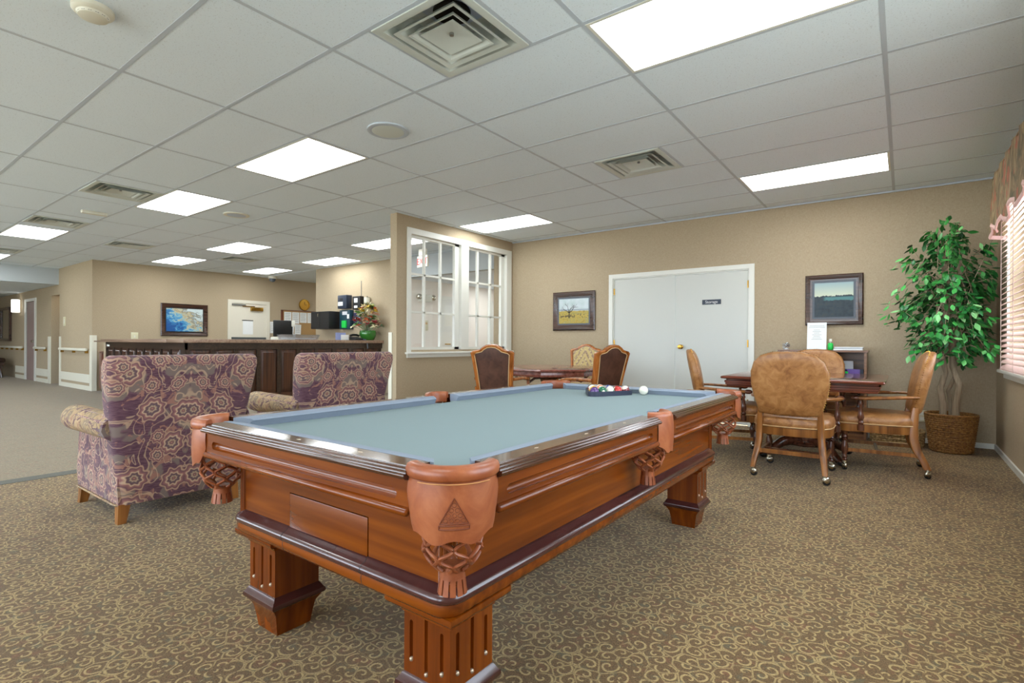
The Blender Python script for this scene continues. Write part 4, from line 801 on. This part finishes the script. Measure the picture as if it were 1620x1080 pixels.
def weave_basket(t, rfun, z0, z1, nrow, mat, nx, hx=None, hy=None, strand=.0085):
    """coiled weave: rows of over-under strands"""
    for k in range(nrow):
        z = z0+(z1-z0)*(k+.5)/nrow; g = G(); P = []
        for i in range(nx*4):
            a = 2*PI*i/(nx*4); w_ = .005*cos(a*nx+(k % 2)*PI); x_, y_ = rfun(a, (z-z0)/(z1-z0), w_); P.append((x_, y_, z))
        g.tube(P, strand, 5, closed=True); obj('weave_row', g, mat, t, ang=70)
lb = thing('wicker_tray', 'low rectangular seagrass basket on the floor behind the profile chair', 'basket', (1.255, 4.20, 0))
def rr_(hx, hy):
    def f_(a, t, w_):
        c_, s__ = cos(a), sin(a); e = .28; return (math.copysign(abs(c_)**e, c_)*(hx*(1+.06*t)+w_), math.copysign(abs(s__)**e, s__)*(hy*(1+.06*t)+w_))
    return f_
weave_basket(lb, rr_(.205, .12), .004, .155, 8, 'seagrass', 22, strand=.0105); obj('lining', G().rects([(.195, .11, .003), (.205, .118, .15), (.19, .105, .148), (.18, .10, .02)]), 'seagrass', lb)
# ---------------------------------------------------------------- tree in basket
tr_ = thing('potted_ficus', 'tall artificial ficus tree in a round wicker basket in the corner', 'potted tree', (1.665, 4.06, 0))
circ = lambda a, t, w_: ((.148+.042*t+w_)*cos(a), (.148+.042*t+w_)*sin(a))
bk = obj('basket', G().lathe([(.142, .003), (.184, .345), (.176, .345), (.136, .012)], n=32), 'wicker', tr_, ang=60)
for k in range(17):
    z = .008+.338*(k+.5)/17; P = []
    for i in range(26*4):
        a = 2*PI*i/(26*4); x_, y_ = circ(a, z/.346, .005*cos(a*26+(k % 2)*PI)); P.append((x_, y_, z))
    obj('weave_row', G().tube(P, .0105, 5, closed=True), 'wicker', bk, ang=70)
obj('rim', G().tube([(.192*cos(k*PI/16), .192*sin(k*PI/16), .35) for k in range(32)], .011, 7, closed=True), 'wicker', bk, ang=70)
obj('soil', G().lathe([(.17, .30), (.16, .31), (.001, .315)], n=20), 'soil', tr_)
random.seed(21)
tips = []
def branch(p, q, r0, r1, n=6, wob=.03):
    P = []
    for k in range(n+1):
        t = k/n; P.append(Vector(p).lerp(Vector(q), t)+Vector((random.uniform(-wob, wob), random.uniform(-wob, wob), 0))*(sin(PI*t)))
    return P, [r0+(r1-r0)*k/n for k in range(n+1)]
trunks = [((-.06, -.03, .30), (-.075, 0, 1.75), .03), ((.03, -.03, .30), (.05, .0, 1.95), .031), ((.0, .06, .3), (.0, .05, 1.6), .018)]
TP = []
for k, (a, b, r) in enumerate(trunks):
    P, R = branch(a, b, r, .008, 10, .045); TP.append(P); obj('trunk', G().tube(P, R, 9), 'bark', tr_, ang=60)
cx0, cy0 = -.06, -.05
bg_ = G(); leaves = []
for k in range(110):
    P0 = random.choice(TP); i = random.randint(4, 9); a0 = P0[i]; an = random.uniform(0, 2*PI); zc = random.uniform(.80, 2.14)
    rr = (.47*(1-abs((zc-1.44)/.80)**2.6)**.5 if abs(zc-1.44) < .79 else .1)*random.uniform(.35, 1.0)
    tip = Vector((cx0+rr*cos(an), cy0+rr*sin(an)*.82, zc)); tip.x = min(tip.x, .27); tip.y = min(tip.y, .27)
    mid = a0.lerp(tip, .55)+Vector((0, 0, .08)); pts = [a0, a0.lerp(mid, .6), mid, mid.lerp(tip, .55), tip]; bg_.tube(pts, [.006, .005, .004, .003, .002], 5)
    for j in range(17):
        t = random.uniform(.35, 1.0); s = pts[2].lerp(tip, (t-.35)/.65); leaves.append((s+Vector((random.gauss(0, .028), random.gauss(0, .028), random.gauss(-.01, .035))), an+random.gauss(0, .7)))
for k in range(7):
    leaves.append((Vector((-.06+random.gauss(0, .03), -.05, 2.12+k*.013)), random.uniform(0, 6)))
obj('branch', bg_, 'bark', tr_, ang=60)
def leaf_geo(L=.075, Wd=.038):
    g = G(); pts = []
    for t, w_ in ((0, .05), (.15, .55), (.4, 1), (.65, .82), (.85, .4), (1, .03)): pts.append([(-Wd/2*w_, L*t, -.006*abs(w_)-.018*t*t), (0, L*t, -.018*t*t), (Wd/2*w_, L*t, -.006*abs(w_)-.018*t*t)])
    return g.loft(pts, False, False, False)
lms = [mesh('leaf', leaf_geo(l_, w_), 180) for l_, w_ in ((.075, .038), (.085, .044), (.066, .036))]
cm = Vector((1.3098-1.665, -2.3379-4.06, 0)).normalized()
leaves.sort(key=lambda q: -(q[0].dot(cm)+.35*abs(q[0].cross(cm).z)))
mass = G(); vis = [Vector((0, 0, 0))]
for k, (p, an) in enumerate(leaves):
    p.x = min(p.x, .27); p.y = min(p.y, .32)
    mt_ = Matrix.Translation(p) @ Matrix.Rotation(an-PI/2, 4, 'Z') @ Matrix.Rotation(random.uniform(-1.1, .2), 4, 'X') @ Matrix.Rotation(random.uniform(-.7, .7), 4, 'Y')
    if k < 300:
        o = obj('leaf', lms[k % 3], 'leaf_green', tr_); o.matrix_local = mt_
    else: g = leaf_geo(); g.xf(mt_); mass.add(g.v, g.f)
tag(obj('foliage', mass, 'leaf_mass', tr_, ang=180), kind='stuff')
# ---------------------------------------------------------------- pictures, outlets
def picture(name, label, loc, w_, h_, fw, print_, rz=0, mount=None, deep=.03):
    t = thing(name, label, 'picture', loc, rz)        # local: x right, y out of the wall = -y
    prof = [(0, 0), (0, -deep*.7), (fw*.15, -deep), (fw*.55, -deep*.75), (fw*.7, -deep*.55), (fw, -deep*.5), (fw, -.006)]
    obj('frame', G().loft([[(a, d, b) for a, b in rrect(w_/2-o_, h_/2-o_)] for o_, d in prof], False, False), 'frame_brown', t, ang=25)
    ip = fw
    if mount: obj('mount', G().box(-w_/2+ip, w_/2-ip, -.012, -.008, -h_/2+ip, h_/2-ip), mount, t); ip += .02
    obj('print', G().box(-w_/2+ip, w_/2-ip, -.0145, -.004, -h_/2+ip, h_/2-ip), print_, t); return t
pA = picture('framed_painting', 'framed painting of a bare tree in a yellow field left of the double doors', (-2.615, YB, 1.47), .71, .575, .085, 'print_tree', 0, 'mount_grey')
tg_ = G(); random.seed(5)
def limb(p, a, L, r, d):
    q = (p[0]+L*cos(a), p[1]+L*sin(a)); tg_.tube([(p[0], -.0155, p[1]), (q[0], -.0155, q[1])], [r, r*.6], 4, up=(0, 1, 0), flat=.3)
    if d < 5:
        for k in range(2 if d else 4): limb(q, a+random.uniform(-.75, .75) if d else PI/2+(-1.0+k*.65), L*random.uniform(.6, .85), r*.55, d+1)
limb((-.075, -.10), PI/2, .075, .011, 0); obj('painted_tree', tg_, 'dark_gap', pA)
picture('framed_painting', 'framed painting of a dusky blue-green landscape above the bookcase', (.684, YB, 1.49), .55, .56, .07, 'print_dusk', 0, 'mount_grey')
picture('framed_painting', 'framed blue river painting on the far reception wall', (XF, 2.735, 1.468), .955, .715, .085, 'print_river', PI/2, 'dark_gap')
def plate(name, label, loc, rz, parts, w_=.075, h_=.115):
    t = thing(name, label, 'outlet' if 'outlet' in name else 'switch', loc, rz); obj('cover', G().rbox(-w_/2, w_/2, -.008, 0, -h_/2, h_/2, r=.003), 'ivory_plastic', t)
    for (x_, z_, a, b) in parts: bx('insert', 'plastic_white', t, x_-a, x_+a, -.0105, -.007, z_-b, z_+b)
plate('wall_outlet', 'ivory outlet on the back wall next to the tree basket', (1.568, YB, .27), 0, [(0, .027, .016, .016), (0, -.027, .016, .016)], .08, .12)
plate('wall_outlet', 'ivory outlet on the back wall half behind the profile chair', (1.46, YB, .27), 0, [(0, .027, .016, .016), (0, -.027, .016, .016)], .08, .12)
plate('light_switch', 'ivory light switch seen through the partition window', (-4.0, YB, 1.08), 0, [(0, 0, .008, .014)], .07, .13)

# ================================================================ RECEPTION
rc = thing('reception_counter', 'L-shaped dark panelled reception counter with a pale wood top', 'counter', (0, 0, 0))
CXR, CYL = -6.95, .92; XE0 = -10.3
obj('counter_top', G().rbox(-7.5, CXR+.05, CYL-.05, YB-.003, .975, 1.03, r=.006).rbox(XE0-.1, -7.5, CYL-.05, CYL+.55, .975, 1.03, r=.006), 'counter_top', rc)
obj('carcass', G().box(-7.4, CXR-.03, CYL+.03, YB-.003, 0, .975).box(XE0, -7.4, CYL+.03, CYL+.5, 0, .975), 'counter_frame', rc)
obj('frieze', G().box(CXR-.03, CXR, CYL, YB-.003, .875, .975).box(XE0, CXR, CYL, CYL+.03, .875, .975), 'counter_frame', rc)
obj('plinth', G().box(CXR-.03, CXR, CYL, YB-.003, 0, .165).box(XE0, CXR, CYL, CYL+.03, 0, .165), 'counter_wood', rc)
def cpanel(along, a, b):
    g = G(); ins = [(0, -.022), (.0, -.016), (.03, -.008), (.05, -.004), (.06, -.004)]
    rings = []
    for o_, d in [(0, -.026), (.006, -.022), (.02, -.02), (.05, -.008), (.06, -.008)]:
        pts = [(a+o_, .168+o_), (b-o_, .168+o_), (b-o_, .872-o_), (a+o_, .872-o_)]
        rings.append([(CXR+d, p, q) for p, q in pts] if along == 'y' else [(p, CYL-d, q) for p, q in pts])
    return g.loft(rings, False, True)
pitch = .345; y_ = CYL
k = 0
while y_+pitch < YB+.05:
    obj('stile', G().box(CXR-.03, CXR, y_, y_+.06, .165, .875), 'counter_frame', rc); b = min(y_+pitch, YB-.01); obj('panel', cpanel('y', y_+.06, b), 'counter_wood', rc, ang=20); y_ += pitch
x_ = XE0
while x_+pitch < CXR+.1:
    obj('stile', G().box(x_, x_+.06, CYL, CYL+.03, .165, .875), 'counter_frame', rc); b = min(x_+pitch, CXR); obj('panel', cpanel('x', x_+.06, b), 'counter_wood', rc, ang=20); x_ += pitch
bx('name_plate', 'paper', rc, XE0+.07, XE0+.2, CYL-.004, CYL, .9, .93)
t = thing('side_cabinet', 'reddish-brown low cabinet at the left end of the reception counter', 'cabinet', (-11.05, 1.33, 0)); bx('body', 'red_cabinet', t, -.35, .35, -.2, .2, .06, .78); bx('door', 'red_cabinet', t, -.33, -.01, -.215, -.2, .1, .75, r=.004); bx('door', 'red_cabinet', t, .01, .33, -.215, -.2, .1, .75, r=.004); bx('plinth', 'dark_gap', t, -.33, .33, -.18, .18, 0, .06); bx('top', 'counter_top', t, -.37, .37, -.22, .2, .78, .80)
t = thing('wing_wall', 'pale low return wall under the left end of the counter top', 'low wall', (-10.7, 1.35, 0)); bx('panel', 'wall_tan', t, -.0, .29, -.35, -.3, 0, .97); bx('cap', 'counter_top', t, -.45, .29, -.38, .1, .975, 1.0)
plate('light_switch', 'ivory switch plate on the far wall above the counter end', (XF, 1.78, 1.09), PI/2, [(0, 0, .012, .02)], .13, .17)
# door on the far wall
d2 = bpy.data.objects.new('door_2', None); C.objects.link(d2); tag(d2, kind='structure', label='white staff door with a closer on the far reception wall')
cg = G()
for q in ((3.663, 3.74, 0, 2.0), (4.61, 4.69, 0, 2.0), (3.74, 4.61, 1.92, 2.0)): cg.box(XF, XF+.03, *q)
obj('casing', cg, 'cream_paint', d2); lf = bx('door_leaf', 'cream_paint', d2, XF, XF+.012, 3.74, 4.61, 0, 1.92); bx('kick_plate', 'kick_plate', lf, XF+.012, XF+.016, 3.75, 4.6, .1, 1.10); bx('door_closer', 'brass', lf, XF+.012, XF+.07, 4.2, 4.5, 1.75, 1.84, r=.006); bx('closer_arm', 'brass', lf, XF+.03, XF+.045, 4.0, 4.3, 1.845, 1.865); bx('stop_bar', 'metal_grey', lf, XF+.012, XF+.04, 3.76, 4.08, 1.86, 1.9)
bx('notice', 'paper', lf, XF+.013, XF+.015, 4.02, 4.27, 1.17, 1.5); bx('notice_clip', 'black_plastic', lf, XF+.013, XF+.02, 4.0, 4.27, 1.5, 1.52)
def sheet(label, y0, y1, z0, z1, rot=0, off=.002, mat='paper'):
    t = thing('paper_sheet', label, 'paper', (XF+off, (y0+y1)/2, (z0+z1)/2)); t.rotation_euler = (rot, 0, 0); w_, h_ = (y1-y0)/2, (z1-z0)/2; obj('sheet', G().box(0, .0015, -w_, w_, -h_, h_), mat, t)
    g = G()
    for k in range(5): g.box(.0015, .0022, -w_*.75, w_*(.7-.1*(k % 3)), h_*(.7-.32*k), h_*(.76-.32*k))
    obj('printed_lines', g, 'metal_grey', t)
sheet('notice taped to the wall between the white door and the bulletin board', 4.71, 4.93, 1.21, 1.50)
bb = thing('bulletin_board', 'cork bulletin board with reddish frame behind reception', 'bulletin board', (XF, 5.52, 1.42)); bx('cork', 'cork', bb, 0, .02, -.5, .5, -.36, .38)
for q in ((-.52, -.47, -.38, .4), (.49, .52, -.38, .4), (-.52, .52, .38, .4), (-.52, .52, -.38, -.36)): bx('frame', 'red_cabinet', bb, 0, .03, *q)
for k, (y0, y1, z0, z1, ro, nm) in enumerate(((5.08, 5.28, 1.5, 1.77, 0, 'left top'), (5.3, 5.5, 1.47, 1.77, 0, 'second from the left on top'), (5.52, 5.72, 1.5, 1.77, 0, 'third from the left on top'), (5.74, 5.94, 1.5, 1.77, 0, 'right top'), (5.15, 5.35, 1.2, 1.45, .1, 'tilted middle'), (5.37, 5.55, 1.19, 1.45, .05, 'straight middle'), (5.06, 5.4, 1.07, 1.2, 0, 'wide lower'))):
    sheet('%s sheet pinned to the bulletin board' % nm, y0, y1, z0, z1, -ro, .022+.001*k)
ck = thing('wall_clock', 'round brass-rimmed wall clock above the bulletin board', 'clock', (XF, 5.65, 1.98), PI/2)
def facing(g): g.xf(Matrix.Rotation(PI/2, 4, 'X')); return g
obj('rim', facing(G().lathe([(.15, 0), (.155, .03), (.145, .05), (.13, .05), (.128, .035)], n=28)), 'brass', ck); obj('dial', facing(G().lathe([(.13, .02), (.13, .034)], n=28)), 'ivory_plastic', ck); obj('hands', G().box(-.004, .004, -.04, -.036, 0, .09).box(0, .06, -.041, -.037, -.004, .004), 'dark_gap', ck)
# wall units on the reception wall (face -y)
def wallbox(name, label, cat, x0, x1, z0, z1, dep, mat, parts=()):
    t = thing(name, label, cat, ((x0+x1)/2, YB, z0)); w_ = (x1-x0)/2; obj('body', G().rbox(-w_, w_, -dep, 0, 0, z1-z0, r=.008), mat, t)
    for nm, a, m_ in parts: bx(nm, m_, t, *a)
    return t
wallbox('wall_cabinet', 'large black wall cabinet behind reception near the corner', 'cabinet', -8.96, -8.30, 1.27, 1.64, .28, 'black_plastic', [('door', (-.32, -.005, -.29, -.28, .01, .36), 'black_plastic'), ('door', (.005, .32, -.29, -.28, .01, .36), 'black_plastic'), ('handle', (-.06, -.04, -.305, -.29, .26, .32), 'chrome')])
wallbox('dispenser', 'tall dark navy dispenser with a white label, upper of two', 'dispenser', -8.22, -7.92, 1.69, 1.97, .14, 'navy', [('label_patch', (-.13, .03, -.145, -.14, .06, .14), 'paper'), ('window', (-.06, .02, -.145, -.14, .17, .21), 'black_plastic')])
wallbox('dispenser', 'teal wall holder with a green bottle below the navy dispenser', 'dispenser', -8.21, -7.86, 1.26, 1.66, .1, 'teal_box', [('bottle', (-.06, .08, -.13, -.1, .03, .18), 'neon_green'), ('label_patch', (-.07, .09, -.105, -.1, .3, .37), 'cardboard_white'), ('card', (.1, .16, -.11, -.1, .22, .31), 'paper')])
wallbox('dispenser', 'black wall dispenser with a white emblem', 'dispenser', -7.78, -7.53, 1.66, 1.93, .1, 'black_plastic', [('emblem', (-.06, .05, -.104, -.1, .14, .23), 'emblem_white'), ('slot_label', (-.06, .05, -.104, -.1, .03, .08), 'paper')])
t = thing('paper_roll', 'small white cylindrical roll hanging on the wall above the flowers', 'paper roll', (-7.35, YB-.06, 1.72)); obj('roll', G().lathe([(.06, 0), (.062, .005), (.062, .165), (.06, .17)], n=20), 'plastic_white', t); obj('bracket', G().box(-.01, .01, 0, .06, .17, .18).lathe([(.008, -.03), (.008, .2)], n=8), 'black_plastic', t)
wallbox('wall_sign', 'dark purple square sign beside the teal holder', 'sign', -7.84, -7.58, 1.36, 1.6, .02, 'purple_sign', [('print_line', (-.08, .08, -.023, -.02, .12, .15), 'lilac')])
t = thing('wall_conduit', 'thin vertical cable on the wall above the dispensers', 'cable', (-7.61, YB-.004, 1.93)); obj('cable', G().lathe([(.006, 0), (.006, .32)], n=6), 'mount_grey', t)
# things on the counter
vz = thing('flower_vase', 'green glazed vase of autumn flowers on the counter end', 'flower vase', (-7.08, 4.22, 1.031))
obj('vase', G().lathe([(.1, 0), (.12, .004), (.155, .08), (.165, .14), (.15, .19), (.13, .185)], n=24), 'green_glaze', vz, ang=60)
random.seed(9); fl = [('flower_yellow', (206, 176, 60)), ('flower_orange', (206, 96, 50)), ('flower_red', (150, 40, 50)), ('flower_peach', (220, 160, 130)), ('flower_cream', (214, 206, 168)), ('flower_sage', (130, 150, 116)), ('flower_green', (90, 140, 60))]
for nm, c_ in fl: plain(nm, sr(*c_), .7)
for k in range(90):
    a = random.uniform(0, 2*PI); e = random.uniform(.1, 1.0); R_ = .28*(1-e)**.6+.05; p = Vector((min(R_*cos(a), .3)*random.uniform(.5, 1.1), min(R_*sin(a), .12)*random.uniform(.5, 1.1), .2+e*.5)); nm = random.choice(fl[:1]+fl[4:5]+fl if e > .55 else fl[1:])[0]
    g = G(); rr = random.uniform(.04, .075)
    for q in range(6):
        b = q*PI/3; m4 = Matrix.Translation(p) @ Matrix.Rotation(random.uniform(-.8, .8), 4, 'X') @ Matrix.Rotation(b, 4, 'Z'); s0 = len(g.v); g.loft([[(-rr*.12, 0, 0), (rr*.12, 0, 0)], [(-rr*.45, rr*.6, rr*.3), (rr*.45, rr*.6, rr*.3)], [(-.1*rr, rr*1.2, rr*.2), (.1*rr, rr*1.2, rr*.2)]], False, False, False); g.xf(m4, s0)
    fo = obj('flower', g, nm, vz, ang=180)
    if k % 2 == 0: obj('stem', G().tube([(p.x*.25, p.y*.25, .17), p*.62+Vector((0, 0, .06)), p], .004, 4), 'flower_sage', fo)
ph = thing('desk_phone', 'black desk phone on the counter beside the vase', 'telephone', (-7.1, 3.97, 1.031)); obj('base', G().prism([(-.1, 0), (.1, 0), (.1, .03), (-.1, .07)], 'xz', -.09, .09), 'black_plastic', ph); obj('handset', G().tube([(-.06, -.1, .085), (-.06, -.05, .1), (-.06, .05, .1), (-.06, .1, .085)], .022, 8), 'black_plastic', ph); obj('cord', G().tube([(.08, .07, .02), (.14, .1, .01), (.18, .11, -.04), (.186, .12, -.16)], .012, 6), 'mount_grey', ph)
fs = thing('leaflet_stand', 'lilac and white leaflets in a stand on the counter', 'leaflet stand', (-7.2, 3.70, 1.031)); bx('back_leaflet', 'lilac', fs, -.01, .0, -.12, .1, 0, .14); bx('front_leaflet', 'paper', fs, .03, .034, -.03, .14, 0, .1); bx('tray', 'clear_plastic', fs, -.02, .06, -.13, .15, 0, .006)
bx_t = thing('letter_tray', 'clear plastic letter tray on the counter', 'tray', (-7.2, 2.83, 1.031)); obj('tray', G().rects([(.12, .30, .002), (.14, .33, .09), (.13, .32, .09), (.11, .29, .012)]), 'clear_plastic', bx_t); bx('papers', 'paper', bx_t, -.1, .1, -.27, .27, .012, .03)
mo = thing('monitor', 'black monitor with white base turned sideways behind the counter', 'monitor', (-8.6, 3.35, 0)); obj('stand', G().lathe([(.12, .74), (.12, .76), (.03, .77), (.03, 1.1)], n=16), 'plastic_white', mo); bx('screen', 'black_plastic', mo, -.03, .0, -.2, .2, 1.1, 1.42, r=.008); bx('bezel_clip', 'plastic_white', mo, -.01, .02, .17, .24, 1.3, 1.42, r=.01); bx('tilt_base', 'plastic_white', mo, -.1, .1, -.22, .2, 1.0, 1.09, r=.02)
dk = thing('desk', 'work desk behind the reception counter', 'desk', (-8.6, 3.3, 0)); bx('top', 'counter_top', dk, -.3, .3, -.8, .8, .70, .74)
for q in (-.75, .72): bx('side_panel', 'counter_frame', dk, -.28, .28, q, q+.03, 0, .70)
fx = thing('lever_handle', 'small chrome handle fitting near the bulletin board', 'handle', (XF, 4.85, 1.06)); bx('plate', 'chrome', fx, 0, .012, -.03, .03, -.1, .1); obj('lever', G().tube([(.012, 0, .02), (.05, 0, .02), (.055, -.1, .02)], .01, 8), 'chrome', fx)
# ================================================================ LEFT HALL
plain('mauve_door', sr(150, 128, 122), .5)
def guard(label, x, y, h_=1.107, w_=.07):
    t = thing('corner_guard', label, 'corner guard', (x, y, 0)); bx('strip', 'guard', t, -w_/2, w_/2, -.012, 0, 0, h_)
    if 'post' in label: bx('return_strip', 'guard', t, w_/2-.012, w_/2, 0, .07, 0, h_)
    return t
g0 = guard('white corner guard post at the corner of the far reception wall', XF-.035, YL, 1.107, .14); guard('white corner guard on the left jamb of the dark doorway', -14.62, YL, 1.09, .22); guard('narrow white corner guard on the right jamb of the dark doorway', -13.76, YL, 1.09, .12)
t = thing('corner_guard', 'white corner guard on the end of the partition wall beside the armchair', 'corner guard', (XP-.122, PY0, 0)); bx('strip', 'guard', t, -.012, 0, -.012, .05, 0, 1.12); bx('return_strip', 'guard', t, 0, .05, -.012, -.001, 0, 1.12)
def rail(label, x0, x1):
    t = thing('handrail', label, 'handrail', ((x0+x1)/2, YL, 0)); w_ = (x1-x0)/2; obj('rail', G().rbox(-w_, w_, -.075, -.03, .79, .845, r=.015), 'guard', t)
    n = max(2, int(w_*2/.5))
    for k in range(n): x_ = -w_+.1+(2*w_-.2)*k/(n-1); bx('bracket', 'brass', t, x_-.02, x_+.02, -.05, 0, .745, .8)
rail('white wall handrail between the dark doorway and the corner post', -13.62, -11.75); rail('short white handrail between the two doorways', -15.78, -14.8); rail('white wall handrail below the mirror at the far left', -19.5, -16.95)
for k, (x0, x1) in enumerate(((-13.7, -11.72), (-15.8, -14.74), (-17.9, -16.92))):
    struct('trim_%d' % (k+2), G().box(x0, x1, YL-.012, YL, .15, .32), 'guard'); struct('baseboard_left', G().box(x0, x1, YL-.014, YL, 0, .09), 'guard')
d3 = bpy.data.objects.new('door_3', None); C.objects.link(d3); tag(d3, kind='structure', label='mauve door in a white frame on the left hall wall')
cg = G()
for q in ((-16.9, -16.75, 0, 2.05), (-15.93, -15.79, 0, 2.05), (-16.75, -15.93, 1.98, 2.05)): cg.box(q[0], q[1], YL-.02, YL+.12, q[2], q[3])
obj('casing', cg, 'trim_white', d3); bx('door_leaf', 'mauve_door', d3, -16.745, -15.935, YL+.005, YL+.045, 0, 1.975); bx('door_handle', 'chrome', d3, -16.1, -16.0, YL-.04, YL+.005, .95, 1.0)
bn = thing('trash_bin', 'dark bin with a pale bag standing in the doorway', 'bin', (-14.15, 1.35, 0)); obj('body', G().rects([(.15, .12, .0), (.18, .14, .85), (.17, .13, .85), (.14, .11, .02)], r=.02), 'black_plastic', bn); obj('bag', G().sup((.05, -.17, .33), (.1, .05, .14), 1, 1, 14, 8), 'lilac', bn); obj('lid', G().rects([(.185, .145, .85), (.185, .145, .88), (.12, .1, .92)], r=.02), 'navy', bn)
sc = thing('wall_sconce', 'white glass wall sconce beside the framed doorway', 'sconce', (-17.4, YL, 1.9)); bx('back_plate', 'chrome', sc, -.06, .06, -.02, 0, -.18, .18); obj('shade', G().lathe([(.07, -.17), (.085, -.16), (.085, .16), (.07, .17)], (0, -.1, 0), 18), 'shade', sc)
mi = thing('wall_mirror', 'tall dark framed mirror at the far left edge', 'mirror', (-19.0, YL, 1.45)); obj('frame', G().loft([[(a, d, b) for a, b in rrect(.62-o_, .47-o_)] for o_, d in ((0, 0), (0, -.05), (.03, -.06), (.07, -.04), (.07, -.01))], False, False), 'frame_brown', mi); bx('glass', 'mirror_glass', mi, -.55, .55, -.02, -.01, -.4, .4)
be = thing('bench', 'dark upholstered bench at the far left edge of the hall', 'bench', (-18.6, .66, 0)); obj('seat', G().rbox(-.75, .75, -.2, .2, .40, .53, r=.05, seg=3), 'bench_leather', be, ang=60); bx('frame', 'frame_brown', be, -.7, .7, -.17, .17, .34, .40)
for sx in (-1, 1):
    for sy in (-1, 1): obj('leg', G().tube([(sx*.6, sy*.13, .36), (sx*.58, sy*.12, .2), (sx*.62, sy*.14, 0)], [.04, .028, .024], 8), 'frame_brown', be)
bx('stretcher', 'frame_brown', be, -.6, .6, -.03, .03, .1, .15)
plate('light_switch', 'small metal-edged switch beside the dark doorway', (-13.45, YL, 1.42), 0, [(0, 0, .03, .05)], .16, .2)
# ================================================================ CORRIDOR SEEN THROUGH THE WINDOW
ex = thing('exit_sign', 'white exit sign with red letters hanging beyond the partition window', 'exit sign', (-5.22, 3.9, 2.27)); ex.rotation_euler = (0, 0, -.18); ex.scale = (.9, .9, .9); bx('panel', 'plastic_white', ex, -.17, .17, -.02, .02, 0, .21, r=.006); bx('canopy', 'plastic_white', ex, -.1, .1, -.03, .03, .21, .335); text('letters', 'EXIT', .17, 'red_letter', ex, (0, -.022, .1), (PI/2, 0, 0), .001)
em = thing('emergency_light', 'white twin-head emergency light on the corridor wall', 'emergency light', (-6.3, 4.95, 1.86)); bx('housing', 'plastic_white', em, 0, .1, -.15, .15, -.07, .07, r=.015)
for q in (-.19, .19): obj('lamp_head', G().sup((.08, q, .02), (.06, .06, .06), 1, 1, 14, 8), 'chrome', em)
tb = thing('thermostat', 'beige thermostat box on the corridor wall', 'thermostat', (-6.3, 4.98, 1.33)); bx('housing', 'ivory_plastic', tb, 0, .05, -.06, .06, -.1, .1, r=.01); bx('dial', 'piping', tb, .05, .055, -.03, .03, .02, .06)
for k, (a, b, nm) in enumerate(((5.5, 6.1, 'white corridor door with a brass lever'), (7.0, 7.8, 'second white corridor door with brass hinges'))):
    d4 = bpy.data.objects.new('door_%d' % (4+k), None); C.objects.link(d4); tag(d4, kind='structure', label=nm); cg = G()
    for q in ((a-.06, a, 0, 1.95), (b, b+.06, 0, 1.95), (a, b, 1.89, 1.95)): cg.box(-6.3, -6.285, *q)
    obj('casing', cg, 'trim_white', d4); lf = bx('door_leaf', 'white_paint', d4, -6.3, -6.292, a, b, 0, 1.89); obj('door_handle', G().tube([(-6.292, a+.06, .96), (-6.25, a+.06, .96), (-6.245, a+.17, .96)], .012, 8), 'brass', lf)
    for hz in (.3, 1.0, 1.7): bx('hinge', 'brass', lf, -6.292, -6.282, b-.02, b, hz-.05, hz+.05)
wc = thing('water_cooler', 'pale blue water cooler top seen low through the partition window', 'water cooler', (-5.35, 6.7, 0)); bx('body', 'plastic_white', wc, -.16, .16, -.16, .16, 0, .8, r=.02); obj('bottle', G().lathe([(.05, .8), (.06, .85), (.14, .92), (.145, 1.2), (.13, 1.23)], n=20), 'lilac', wc, ang=60)
